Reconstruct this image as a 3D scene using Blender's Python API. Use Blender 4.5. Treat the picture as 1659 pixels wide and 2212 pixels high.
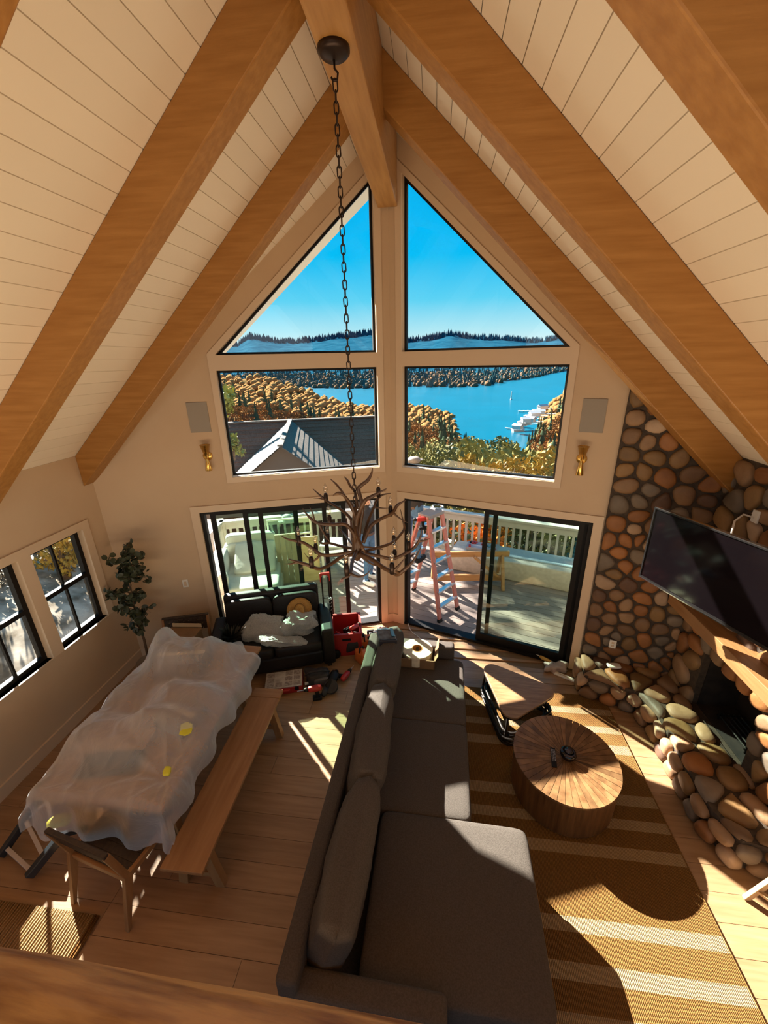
import bpy, bmesh, math, random
from math import sin, cos, pi, radians, sqrt, hypot, tan, atan2
from mathutils import Vector, Matrix, Euler, noise
from mathutils.geometry import delaunay_2d_cdt
random.seed(7)
for o in list(bpy.data.objects): bpy.data.objects.remove(o)
SC = bpy.context.scene
COL = SC.collection

# ---------------------------------------------------------------- camera
cam = bpy.data.cameras.new('camera'); cam.sensor_fit = 'HORIZONTAL'; cam.sensor_width = 36
cam.lens = 873.516 * 36 / 1659; cam.clip_start = .02; cam.clip_end = 6000
co = bpy.data.objects.new('camera', cam); COL.objects.link(co)
yaw, pit, rol = -.1246, -.3601, -.0208
fw = Vector((sin(yaw)*cos(pit), cos(yaw)*cos(pit), sin(pit)))
r0 = Vector((cos(yaw), -sin(yaw), 0)); u0 = r0.cross(fw)
rt = cos(rol)*r0 + sin(rol)*u0; up = -sin(rol)*r0 + cos(rol)*u0
co.matrix_world = Matrix(((rt.x, up.x, -fw.x, .5612), (rt.y, up.y, -fw.y, 0), (rt.z, up.z, -fw.z, 3.9), (0, 0, 0, 1)))
SC.camera = co

# ---------------------------------------------------------------- sky, sun, fill, exposure
SUN_EL, SUN_E, SKY = 31, 38.0, 1.0
w = bpy.data.worlds.new('World'); SC.world = w; w.use_nodes = True
nt = w.node_tree; nt.nodes.clear()
tc = nt.nodes.new('ShaderNodeTexCoord'); sx = nt.nodes.new('ShaderNodeSeparateXYZ')
rp = nt.nodes.new('ShaderNodeValToRGB'); bg = nt.nodes.new('ShaderNodeBackground'); wo = nt.nodes.new('ShaderNodeOutputWorld')
mr = nt.nodes.new('ShaderNodeMapRange'); mr.inputs[1].default_value = -.5; mr.inputs[2].default_value = .5
nt.links.new(tc.outputs['Generated'], sx.inputs[0]); nt.links.new(sx.outputs['Z'], mr.inputs[0]); nt.links.new(mr.outputs[0], rp.inputs[0])
nt.links.new(rp.outputs[0], bg.inputs[0]); nt.links.new(bg.outputs[0], wo.inputs[0]); bg.inputs[1].default_value = SKY
cr = rp.color_ramp; cr.elements[0].position = .47; cr.elements[0].color = (.22, .19, .16, 1)
cr.elements[1].position = .52; cr.elements[1].color = (.80, .95, 1.0, 1)
for p, c in ((.56, (.48, .87, 1.0, 1)), (.62, (.12, .70, 1.0, 1)), (.70, (.0, .55, 1.0, 1)), (.95, (.0, .42, .9, 1))):
    e = cr.elements.new(p); e.color = c
sl = bpy.data.lights.new('sun', 'SUN'); sl.energy = SUN_E; sl.angle = radians(.53); sl.color = (1, .945, .86)
so = bpy.data.objects.new('sun', sl); COL.objects.link(so)
sd = Vector((-.715*cos(radians(SUN_EL)), .70*cos(radians(SUN_EL)), sin(radians(SUN_EL))))
so.rotation_euler = sd.to_track_quat('Z', 'Y').to_euler(); so.location = sd*40
def area(name, loc, aim, sx_, sy_, power, col):
    l = bpy.data.lights.new(name, 'AREA'); l.shape = 'RECTANGLE'; l.size = sx_; l.size_y = sy_; l.energy = power; l.color = col
    o = bpy.data.objects.new(name, l); COL.objects.link(o); o.location = loc
    o.rotation_euler = (Vector(loc)-Vector(aim)).to_track_quat('Z', 'Y').to_euler(); return o
area('loft_fill_light', (0, -2.2, 4.6), (0, 4.5, 2.6), 4.0, 1.6, 30, (1, .80, .58))  # added warm fill high behind the camera, not a loft fixture
area('room_fill_uplight', (0, .36, 1.05), (0, 1.2, 5.0), 6.0, .8, 155, (1, .76, .50))  # added unseen uplight brightening ceiling and beam undersides; no such lamp stands here
vs = SC.view_settings; vs.view_transform = 'Standard'; vs.look = 'None'; vs.exposure = 0.0; vs.gamma = 1; vs.use_curve_mapping = False

# ---------------------------------------------------------------- helpers
class G:
    def __init__(s): s.v = []; s.f = []
    def add(s, v, f):
        n = len(s.v); s.v += [tuple(x) for x in v]; s.f += [tuple(i+n for i in q) for q in f]; return s
    def box(s, c, d, R=None):
        x, y, z = d[0]/2, d[1]/2, d[2]/2
        P = [Vector((a*x, b*y, e*z)) for a in (-1, 1) for b in (-1, 1) for e in (-1, 1)]
        if R is not None: P = [R @ p for p in P]
        c = Vector(c)
        return s.add([p+c for p in P], [(0, 1, 3, 2), (4, 6, 7, 5), (0, 4, 5, 1), (2, 3, 7, 6), (0, 2, 6, 4), (1, 5, 7, 3)])
    def bb(s, a, b): return s.box([(a[i]+b[i])/2 for i in range(3)], [abs(b[i]-a[i]) for i in range(3)])
    def hexa(s, P): return s.add(P, [(0, 3, 2, 1), (4, 5, 6, 7), (0, 1, 5, 4), (1, 2, 6, 5), (2, 3, 7, 6), (3, 0, 4, 7)])
    def bar(s, a, b, w, h, upv=(0, 0, 1)):
        a = Vector(a); b = Vector(b); d = (b-a); L = d.length; d /= L; u = Vector(upv)
        if abs(u.dot(d)) > .98: u = Vector((1, 0, 0))
        x = d.cross(u).normalized(); z = x.cross(d)
        R = Matrix((x, d, z)).transposed(); return s.box((a+b)/2, (w, L, h), R)
    def tube(s, P, r, n=8, cap=True):
        P = [Vector(p) for p in P]; m = len(P)
        if not isinstance(r, (list, tuple)): r = [r]*m
        V = []; F = []; u = None
        for i in range(m):
            d = (P[min(i+1, m-1)]-P[max(i-1, 0)]).normalized()
            if u is None: u = d.cross(Vector((0, 0, 1)) if abs(d.z) < .9 else Vector((1, 0, 0))).normalized()
            u = (u-d*u.dot(d)).normalized(); t = d.cross(u)
            for k in range(n): V.append(P[i]+(u*cos(2*pi*k/n)+t*sin(2*pi*k/n))*r[i])
        for i in range(m-1):
            for k in range(n): F.append((i*n+k, i*n+(k+1) % n, (i+1)*n+(k+1) % n, (i+1)*n+k))
        if cap: F.append(tuple(range(n))[::-1]); F.append(tuple(range((m-1)*n, m*n)))
        return s.add(V, F)
    def lathe(s, pr, n=24, M=None, c=(0, 0, 0), cap=True):
        V = []; F = []; c = Vector(c)
        for (r, z) in pr:
            for k in range(n):
                p = Vector((r*cos(2*pi*k/n), r*sin(2*pi*k/n), z)); V.append((M @ p if M is not None else p)+c)
        for i in range(len(pr)-1):
            for k in range(n): F.append((i*n+k, i*n+(k+1) % n, (i+1)*n+(k+1) % n, (i+1)*n+k))
        if cap: F.append(tuple(range(n))[::-1]); F.append(tuple(range((len(pr)-1)*n, len(pr)*n)))
        return s.add(V, F)
    def prism(s, poly, z0, z1, fn=None):
        n = len(poly); fn = fn or (lambda x, y, z: (x, y, z))
        V = [fn(x, y, z0) for x, y in poly]+[fn(x, y, z1) for x, y in poly]
        return s.add(V, [tuple(range(n))[::-1], tuple(range(n, 2*n))]+[(i, (i+1) % n, n+(i+1) % n, n+i) for i in range(n)])
    def sup(s, c, d, e1=.4, e2=.4, nu=20, nv=12, R=None, wob=0, seed=0):
        V = []; F = []; c = Vector(c)
        sg = lambda t, e: math.copysign(abs(t)**e, t)
        for j in range(nv+1):
            t = -pi/2+pi*j/nv
            for i in range(nu):
                a = 2*pi*i/nu
                p = Vector((sg(cos(t), e1)*sg(cos(a), e2)*d[0]/2, sg(cos(t), e1)*sg(sin(a), e2)*d[1]/2, sg(sin(t), e1)*d[2]/2))
                if wob: p *= 1+wob*noise.noise(p*(3/max(d))+Vector((seed, 0, 0)))
                V.append((R @ p if R is not None else p)+c)
        for j in range(nv):
            for i in range(nu): F.append((j*nu+i, j*nu+(i+1) % nu, (j+1)*nu+(i+1) % nu, (j+1)*nu+i))
        return s.add(V, F)
    def holes(s, outer, hs, fn, o0, o1):
        pts = []; E = []; F0 = []
        for poly in [outer]+hs:
            n = len(pts); pts += [Vector(p) for p in poly]; E += [(n+i, n+(i+1) % len(poly)) for i in range(len(poly))]
        r = delaunay_2d_cdt(pts, E, [], 0, 1e-6); V2, tri = r[0], r[2]
        def ins(p, poly):
            c = False
            for i in range(len(poly)):
                a = poly[i]; b = poly[i-1]
                if (a[1] > p[1]) != (b[1] > p[1]) and p[0] < (b[0]-a[0])*(p[1]-a[1])/(b[1]-a[1])+a[0]: c = not c
            return c
        for t in tri:
            c = sum((V2[i] for i in t), Vector((0, 0)))/3
            if ins(c, outer) and not any(ins(c, h) for h in hs): F0.append(tuple(t))
        n = len(V2)
        s.add([fn(v[0], v[1], o0) for v in V2]+[fn(v[0], v[1], o1) for v in V2], F0+[tuple(i+n for i in t[::-1]) for t in F0])
        for poly in [outer]+hs:
            m = len(poly)
            s.add([fn(p[0], p[1], o0) for p in poly]+[fn(p[0], p[1], o1) for p in poly], [(i, (i+1) % m, m+(i+1) % m, m+i) for i in range(m)])
        return s
    def mesh(s, name):
        me = bpy.data.meshes.new(name); me.from_pydata(s.v, [], s.f)
        bm = bmesh.new(); bm.from_mesh(me); bmesh.ops.recalc_face_normals(bm, faces=bm.faces); bm.to_mesh(me); bm.free(); return me

def obj(name, g, mat, parent=None, smooth=False, bev=0, seg=2, sub=0, loc=None, rot=None, kind=None, label=None, cat=None, group=None):
    me = g.mesh(name) if isinstance(g, G) else g
    if mat is not None and not me.materials: me.materials.append(mat)
    if smooth and isinstance(g, G): me.polygons.foreach_set('use_smooth', [True]*len(me.polygons))
    o = bpy.data.objects.new(name, me); COL.objects.link(o)
    if parent is not None: o.parent = parent
    if loc is not None: o.location = loc
    if rot is not None: o.rotation_euler = rot
    if bev: m = o.modifiers.new('bevel', 'BEVEL'); m.width = bev; m.segments = seg; m.limit_method = 'ANGLE'
    if sub: m = o.modifiers.new('subsurf', 'SUBSURF'); m.levels = m.render_levels = sub
    for k, v in (('kind', kind), ('label', label), ('category', cat), ('group', group)):
        if v: o[k] = v
    return o
def thing(name, label, cat, loc=(0, 0, 0), rz=0, group=None, kind=None):
    o = bpy.data.objects.new(name, None); COL.objects.link(o); o.location = loc; o.rotation_euler = (0, 0, rz); o.empty_display_size = .1
    if label: o['label'] = label
    if cat: o['category'] = cat
    if group: o['group'] = group
    if kind: o['kind'] = kind
    return o
def copy_tree(o, parent=None):
    c = o.copy(); COL.objects.link(c)
    if parent is not None: c.parent = parent
    for ch in list(o.children): copy_tree(ch, c)
    return c

# ---------------------------------------------------------------- materials
def M(name, col, col2=None, rough=.6, sc=6, st=(1, 1, 1), bump=0, bsc=60, metal=0, rnd=0, spec=.5, det=4, contrast=(.35, .65)):
    m = bpy.data.materials.new(name); m.use_nodes = True; n = m.node_tree; b = n.nodes['Principled BSDF']
    b.inputs['Roughness'].default_value = rough; b.inputs['Metallic'].default_value = metal; b.inputs['Specular IOR Level'].default_value = spec
    b.inputs['Base Color'].default_value = (*col, 1)
    t = n.nodes.new('ShaderNodeTexCoord'); mp = n.nodes.new('ShaderNodeMapping'); mp.inputs['Scale'].default_value = st
    n.links.new(t.outputs['Object'], mp.inputs[0]); src = None
    if col2 is not None:
        nz = n.nodes.new('ShaderNodeTexNoise'); nz.inputs['Scale'].default_value = sc; nz.inputs['Detail'].default_value = det
        r = n.nodes.new('ShaderNodeValToRGB'); r.color_ramp.elements[0].position, r.color_ramp.elements[1].position = contrast
        r.color_ramp.elements[0].color = (*col, 1); r.color_ramp.elements[1].color = (*col2, 1)
        n.links.new(mp.outputs[0], nz.inputs['Vector']); n.links.new(nz.outputs[0], r.inputs[0]); src = r.outputs[0]
        if rnd:
            oi = n.nodes.new('ShaderNodeObjectInfo'); vm = n.nodes.new('ShaderNodeVectorMath'); vm.operation = 'SCALE'; vm.inputs[0].default_value = (37, 53, 71)
            n.links.new(oi.outputs['Random'], vm.inputs['Scale']); n.links.new(vm.outputs[0], mp.inputs['Location'])
    if rnd:
        oi = n.nodes.new('ShaderNodeObjectInfo'); mrr = n.nodes.new('ShaderNodeMapRange'); mrr.inputs[3].default_value = 1-rnd; mrr.inputs[4].default_value = 1+rnd
        hs = n.nodes.new('ShaderNodeHueSaturation'); n.links.new(oi.outputs['Random'], mrr.inputs[0]); n.links.new(mrr.outputs[0], hs.inputs['Value'])
        if src: n.links.new(src, hs.inputs['Color'])
        else: hs.inputs['Color'].default_value = (*col, 1)
        src = hs.outputs[0]
    if src: n.links.new(src, b.inputs['Base Color'])
    if bump:
        nb = n.nodes.new('ShaderNodeTexNoise'); nb.inputs['Scale'].default_value = bsc; nb.inputs['Detail'].default_value = 5
        bp = n.nodes.new('ShaderNodeBump'); bp.inputs['Strength'].default_value = bump; bp.inputs['Distance'].default_value = .01
        n.links.new(mp.outputs[0], nb.inputs['Vector']); n.links.new(nb.outputs[0], bp.inputs['Height']); n.links.new(bp.outputs[0], b.inputs['Normal'])
    return m
def wood(name, c1, c2, axis, sc=9, rough=.5, rnd=0, bump=.15, k=12):
    st = [k, k, k]; st[axis] = 1
    m = M(name, c1, c2, rough=rough, sc=sc/4, st=st, bump=bump, bsc=sc/2, rnd=rnd, det=6, contrast=(.3, .7)); return m
def glass(name, tint=(.96, .98, .97), refl=.012, rough=.0):
    m = bpy.data.materials.new(name); m.use_nodes = True; n = m.node_tree; n.nodes.clear()
    o = n.nodes.new('ShaderNodeOutputMaterial'); mx = n.nodes.new('ShaderNodeMixShader'); tr = n.nodes.new('ShaderNodeBsdfTransparent'); gl = n.nodes.new('ShaderNodeBsdfGlossy')
    lw = n.nodes.new('ShaderNodeLayerWeight'); lw.inputs[0].default_value = .25; ma = n.nodes.new('ShaderNodeMath'); ma.operation = 'MULTIPLY_ADD'; ma.inputs[1].default_value = .35; ma.inputs[2].default_value = refl
    tr.inputs[0].default_value = (*tint, 1); gl.inputs[1].default_value = rough
    n.links.new(lw.outputs['Fresnel'], ma.inputs[0]); n.links.new(ma.outputs[0], mx.inputs[0]); n.links.new(tr.outputs[0], mx.inputs[1]); n.links.new(gl.outputs[0], mx.inputs[2]); n.links.new(mx.outputs[0], o.inputs[0]); return m
def sheer(name, col, alpha, rough=.35, bump=0, edge=.45, bsc=7):
    # thin film: more opaque where it is seen edge-on and along its creases
    m = bpy.data.materials.new(name); m.use_nodes = True; n = m.node_tree; b = n.nodes['Principled BSDF']
    b.inputs['Base Color'].default_value = (*col, 1); b.inputs['Roughness'].default_value = rough
    t = n.nodes.new('ShaderNodeTexCoord'); nb = n.nodes.new('ShaderNodeTexNoise'); nb.inputs['Scale'].default_value = bsc; nb.inputs['Detail'].default_value = 4; nb.inputs['Distortion'].default_value = 1.5
    bp = n.nodes.new('ShaderNodeBump'); bp.inputs['Strength'].default_value = bump; bp.inputs['Distance'].default_value = .03
    n.links.new(t.outputs['Object'], nb.inputs['Vector']); n.links.new(nb.outputs[0], bp.inputs['Height']); n.links.new(bp.outputs[0], b.inputs['Normal'])
    lw = n.nodes.new('ShaderNodeLayerWeight'); lw.inputs[0].default_value = .5; n.links.new(bp.outputs[0], lw.inputs['Normal'])
    pw_ = n.nodes.new('ShaderNodeMath'); pw_.operation = 'POWER'; pw_.inputs[1].default_value = 1.6
    rr = n.nodes.new('ShaderNodeMapRange'); rr.inputs[3].default_value = alpha; rr.inputs[4].default_value = alpha+edge
    n.links.new(lw.outputs['Facing'], pw_.inputs[0]); n.links.new(pw_.outputs[0], rr.inputs[0]); n.links.new(rr.outputs[0], b.inputs['Alpha'])
    return m
WALL = M('wall_paint', (.60, .43, .275), (.58, .41, .26), rough=.7, sc=3, bump=.03, bsc=180)
TRIM = M('trim_paint', (.66, .49, .33), rough=.45)
CEIL = M('ceiling_paint', (.80, .69, .54), rough=.6, rnd=.03)
BEAMX = wood('beam_oak_x', (.30, .125, .022), (.40, .185, .045), 0, rough=.45)
BEAMY = wood('beam_oak_y', (.34, .155, .038), (.46, .235, .07), 1, rough=.45)
FLOORM = wood('floor_oak', (.27, .15, .072), (.37, .22, .115), 0, rough=.36, rnd=.07, bump=.08)
BLACK = M('black_frame', (.007, .0055, .005), rough=.55, spec=.25)
BLACKM = M('black_metal', (.02, .016, .013), rough=.45, metal=.6)
GLASS = glass('window_glass'); GREEN = glass('door_glass', (.80, .92, .84), .05)
BRASS = M('brass', (.75, .47, .13), rough=.25, metal=1)
MORTAR = M('mortar', (.075, .05, .032), (.045, .03, .02), rough=.9, sc=20, bump=.5, bsc=80)
def stonemat(n, a, b, e=None): return M('stone_'+n, a, b, rough=.62, sc=5, bump=.55, bsc=16, rnd=.22, det=7, contrast=(.3, .72))
STONES = [stonemat('tan', (0.342, 0.201, 0.104), (0.232, 0.128, 0.061)), stonemat('orange', (0.329, 0.128, 0.034), (0.207, 0.079, 0.022)), stonemat('brown', (0.159, 0.079, 0.037), (0.220, 0.122, 0.055)),
          stonemat('grey', (0.207, 0.152, 0.104), (0.134, 0.098, 0.067)), stonemat('pale', (0.464, 0.305, 0.189), (0.342, 0.220, 0.128)), stonemat('dark', (0.091, 0.044, 0.024), (0.134, 0.067, 0.034)), stonemat('ochre', (0.268, 0.146, 0.051), (0.183, 0.098, 0.037))]
OAK = lambda ax: wood('light_oak_%d' % ax, (.27, .12, .04), (.36, .18, .068), ax, rough=.5)
OAKX, OAKY, OAKZ = OAK(0), OAK(1), OAK(2)
WHITE = M('white_plastic', (.8, .74, .66), rough=.4)
ANT=[[[[-0.028,2.838,2.528],[-0.029,2.802,2.65],[-0.082,2.766,2.742],[-0.176,2.73,2.752],[-0.278,2.703,2.776],[-0.342,2.703,2.827],[-0.379,2.703,2.888]],0.0179,[[[-0.303,2.703,2.784],[-0.305,2.703,2.842],[-0.327,2.703,2.902]],[[-0.263,2.703,2.758],[-0.226,2.703,2.673],[-0.187,2.703,2.615]]]],[[[-0.018,2.818,2.47],[-0.116,2.734,2.484],[-0.176,2.65,2.468],[-0.244,2.566,2.466],[-0.301,2.503,2.525],[-0.397,2.503,2.553],[-0.45,2.503,2.57]],0.0179,[[[-0.389,2.503,2.549],[-0.437,2.503,2.532],[-0.483,2.503,2.531]]]],[[[-0.026,2.863,2.477],[-0.189,2.884,2.426],[-0.326,2.904,2.41],[-0.403,2.925,2.453],[-0.482,2.945,2.491],[-0.55,2.953,2.504],[-0.626,2.953,2.519],[-0.676,2.953,2.547]],0.0179,[[[-0.361,2.953,2.374],[-0.412,2.953,2.327],[-0.463,2.953,2.354],[-0.489,2.953,2.395]]]],[[[-0.02,2.878,2.48],[-0.168,2.968,2.461],[-0.305,3.058,2.445],[-0.373,3.103,2.416],[-0.406,3.103,2.442]],0.0147,[[[-0.318,3.103,2.424],[-0.344,3.103,2.481],[-0.367,3.103,2.569]]]],[[[-0.02,2.883,2.691],[-0.124,2.969,2.758],[-0.225,3.056,2.782],[-0.321,3.142,2.799],[-0.378,3.153,2.844],[-0.432,3.153,2.897]],0.0147,[[[-0.347,3.153,2.807],[-0.39,3.153,2.814],[-0.434,3.153,2.813]]]],[[[-0.011,2.843,2.745],[-0.034,2.814,2.873],[-0.059,2.785,2.936],[-0.088,2.757,2.984],[-0.124,2.753,2.996],[-0.159,2.753,2.975]],0.0147,[]],[[[-0.016,2.878,2.768],[-0.101,2.968,2.854],[-0.158,3.058,2.903],[-0.216,3.103,2.954],[-0.264,3.103,3.001]],0.0122,[]],[[[-0.002,2.863,2.829],[-0.021,2.899,2.952],[-0.065,2.935,2.994],[-0.088,2.953,3.033],[-0.113,2.953,3.064]],0.013,[]],[[[-0.016,2.853,2.473],[0.012,2.853,2.695],[0.04,2.853,2.852],[0.015,2.853,2.985],[0.029,2.853,3.019],[0.086,2.853,3.065],[0.116,2.853,3.116],[0.126,2.853,3.158]],0.0195,[]],[[[0.006,2.841,2.499],[-0.007,2.812,2.711],[0.025,2.783,2.833],[0.08,2.755,2.941],[0.126,2.733,2.976],[0.183,2.733,3.008],[0.24,2.733,3.04]],0.0195,[]],[[[0.028,2.883,2.558],[0.054,2.969,2.677],[0.089,3.056,2.76],[0.106,3.142,2.808],[0.153,3.153,2.852],[0.227,3.153,2.87]],0.0147,[[[0.084,3.153,2.744],[0.15,3.153,2.738],[0.207,3.153,2.739]]]],[[[0.029,2.873,2.543],[0.088,2.921,2.669],[0.172,2.969,2.719],[0.248,3.017,2.745],[0.282,3.053,2.795],[0.318,3.053,2.824],[0.358,3.053,2.849]],0.0179,[[[0.254,3.053,2.736],[0.308,3.053,2.689],[0.376,3.053,2.65]]]],[[[0.022,2.893,2.454],[0.174,2.989,2.464],[0.248,3.085,2.462],[0.306,3.181,2.494],[0.33,3.253,2.522],[0.316,3.253,2.6],[0.297,3.253,2.692]],0.0147,[[[0.33,3.253,2.522],[0.388,3.253,2.529],[0.437,3.253,2.528]]]],[[[-0.01,2.868,2.465],[0.156,2.904,2.414],[0.251,2.94,2.379],[0.349,2.976,2.406],[0.43,3.003,2.456],[0.474,3.003,2.538],[0.487,3.003,2.617]],0.0179,[[[0.461,3.003,2.508],[0.52,3.003,2.525],[0.555,3.003,2.541]]]],[[[-0.0,2.818,2.481],[0.125,2.746,2.459],[0.211,2.674,2.439],[0.294,2.602,2.44],[0.333,2.53,2.466],[0.383,2.503,2.522],[0.445,2.503,2.594],[0.497,2.503,2.698]],0.0204,[[[0.308,2.503,2.509],[0.36,2.503,2.573],[0.395,2.503,2.627]]]],[[[-0.015,2.808,2.495],[-0.015,2.646,2.501],[0.006,2.484,2.515],[0.001,2.403,2.511],[-0.048,2.403,2.483]],0.0179,[[[0.018,2.403,2.53],[0.075,2.403,2.508],[0.13,2.403,2.53],[0.166,2.403,2.575]]]],[[[-0.016,2.898,2.43],[0.028,3.222,2.175],[0.108,3.303,2.118]],0.013,[]],[[[-0.027,2.833,2.73],[0.014,2.737,2.661],[0.06,2.653,2.62],[0.083,2.653,2.566]],0.0179,[]],[[[-0.015,2.888,2.632],[-0.035,3.056,2.435],[0.036,3.203,2.346],[0.145,3.203,2.328]],0.013,[]],[[[-0.043,2.903,2.477],[-0.213,3.263,2.441],[-0.289,3.353,2.455]],0.0114,[]]]
CAN=[[-0.325,3.153,2.815],[0.123,3.153,2.877],[0.232,3.053,2.75],[-0.225,2.853,2.735],[-0.526,2.953,2.507],[-0.386,2.953,2.44],[-0.284,2.503,2.55],[-0.006,2.403,2.559],[-0.32,3.103,2.466],[0.236,3.253,2.401],[0.267,3.003,2.384],[0.382,3.003,2.465],[0.296,2.503,2.527]]
BST=[[2.754,3.472],[2.778,3.303],[2.952,3.227],[2.784,3.102],[2.914,3.061],[3.091,3.068],[2.77,2.913],[3.007,2.898],[3.236,2.903],[2.777,2.751],[2.94,2.747],[3.117,2.698],[3.352,2.775],[2.829,2.595],[3.037,2.536],[3.532,2.647],[3.339,2.523],[2.789,2.352],[2.959,2.418],[3.144,2.435],[3.531,2.505],[2.975,2.236],[3.507,2.342],[3.706,2.35],[2.795,2.125],[2.976,2.092],[3.111,2.144],[2.743,1.92],[2.912,1.946],[3.036,1.974],[3.111,1.946],[2.868,1.79],[3.055,1.778],[2.771,1.639],[2.955,1.627],[3.105,1.561],[2.867,1.514],[2.809,1.37],[3.017,1.407],[3.241,1.426],[2.771,1.182],[2.918,1.228],[3.198,1.263],[3.371,1.324],[3.501,1.339],[2.76,0.998],[2.878,1.084],[3.042,1.127],[3.194,1.106],[3.365,1.091],[3.536,1.189],[2.899,0.908],[2.773,0.788],[3.091,0.971],[3.237,0.931],[3.547,1.073],[2.901,0.731],[3.099,0.8],[3.432,0.899],[2.791,0.554],[2.997,0.675],[3.621,0.894],[2.956,0.586],[3.305,0.706],[3.167,0.634],[3.476,0.768],[3.004,0.457],[3.303,0.47],[3.44,0.582],[3.585,0.703],[3.632,0.609],[3.574,0.487],[3.13,0.323],[3.209,0.222],[3.4,0.222],[3.58,0.25],[3.74,0.155],[3.775,0.361],[3.552,0.121],[3.333,0.296],[2.938,0.336]]
RST=[[3.973,2.858],[3.785,2.903],[3.773,2.707],[4.014,2.582],[3.629,2.561],[3.629,2.703],[3.66,2.415],[3.822,2.332],[3.528,2.388],[3.969,1.142],[3.957,0.976],[3.817,1.095],[3.767,1.229],[3.943,0.774],[3.616,1.084],[3.438,1.218],[3.431,1.051],[3.266,1.074],[3.142,1.235],[3.059,1.072],[2.949,0.914],[2.885,0.827],[2.964,0.657],[2.98,0.464],[2.84,0.505],[2.793,0.674],[2.7,0.449]]# ================================================================ room shell
W, YD, PA = 3.4846, 5.4012, .325
cp, sp_ = cos(PA), sin(PA)
ROOF0, SL = 6.2266, .9428
def WLf(s, z, o=0): return (-s*cp+o*sp_, YD-s*sp_-o*cp, z)      # o > 0 goes into the room
def WRf(s, z, o=0): return (s*cp-o*sp_, YD-s*sp_-o*cp, z)
smax = W/cp
def prow_y(x): return YD-abs(x)*tan(PA)
# floor: base slab and oak planks
fb = G().prism([(-W-.12, -2.6), (W+.12, -2.6), (W+.12, prow_y(W)+.02), (0, YD+.02), (-W-.12, prow_y(W)+.02)], -.12, -.018)
floor = obj('floor', fb, M('subfloor', (.2, .12, .06)), kind='structure')
pw = .19; y = -.3; row = 0
planks = {}
while y < YD-.02:
    xl = max(0.0, (YD-y-pw)/tan(PA)) if y+pw > prow_y(W) else W+.02
    lim = min(W-.005, xl+ (pw/tan(PA) if xl < W else 0))
    x = -W+.005-random.random()*1.6
    while x < lim:
        L = random.choice((1.75, 2.1, 2.4)); a, b = max(x, -lim), min(x+L, lim)
        if b-a > .08:
            def yt(xx): return min(y+pw-.003, prow_y(xx)-.003)
            P = [(a, y), (b, y), (b, max(y+.001, yt(b))), (a, max(y+.001, yt(a)))]
            if a < 0 < b and y+pw > YD: P = [(a, y), (b, y), (0, YD-.004)]
            elif a < 0 < b and y+pw > YD-.4: P.insert(3, (0, yt(0)))
            obj('plank', G().prism([(q[0]+(.0015 if k in (0, len(P)-1) else -.0015), q[1]) for k, q in enumerate(P)], -.018, random.uniform(-.0006, 0)), FLOORM, floor)
        x += L
    y += pw; row += 1
# left wall with two windows
WY = [(3.23, 3.885), (2.44, 3.095)]; WZ = (.94, 2.12)
RLW = lambda y_, z_, o: (-W+o, y_, z_)
lw = G().holes([(-2.6, 0), (prow_y(W)+.05, 0), (prow_y(W)+.05, 2.94), (-2.6, 2.94)], [[(a, WZ[0]), (b, WZ[0]), (b, WZ[1]), (a, WZ[1])] for a, b in WY], RLW, 0, -.16)
obj('wall_left', lw, WALL, kind='structure')
tr = G().holes([(2.34, .94), (3.985, .94), (3.985, 2.21), (2.34, 2.21)], [[(a, WZ[0]+.0005), (b, WZ[0]+.0005), (b, WZ[1]), (a, WZ[1])] for a, b in WY], RLW, .0, .022)
obj('trim_1', tr, TRIM, kind='structure')
for k, (a, b) in enumerate(WY):
    w_ = thing('window_%d' % (k+5), None, None, (-W-.09, (a+b)/2, WZ[0]), kind='structure')
    hh = WZ[1]-WZ[0]; hw = (b-a)/2
    R_ = lambda y_, z_, o: (o, y_, z_)
    obj('frame', G().holes([(-hw, 0), (hw, 0), (hw, hh), (-hw, hh)], [[(-hw+.05, .045), (hw-.05, .045), (hw-.05, hh-.045), (-hw+.05, hh-.045)]], R_, -.03, .03), BLACK, w_)
    obj('meeting_rail', G().box((.012, 0, hh*.52), (.05, 2*hw-.1, .05)), BLACK, w_)
    obj('muntin', G().box((.01, 0, hh*.26), (.03, .022, hh*.5)), BLACK, w_); obj('muntin', G().box((-.01, 0, hh*.77), (.03, .022, hh*.46)), BLACK, w_)
    obj('sash_latch', G().box((.04, 0, hh*.52+.03), (.03, .07, .02)), BLACKM, w_, bev=.004)
    obj('pane', G().box((.012, 0, hh*.27), (.004, 2*hw-.1, hh*.5-.03)), GLASS, w_); obj('pane', G().box((-.012, 0, hh*.77), (.004, 2*hw-.1, hh*.48-.03)), GLASS, w_)
    obj('sill', G().box((.035, 0, -.004), (.13, 2*hw, .008)), TRIM, w_)
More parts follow.
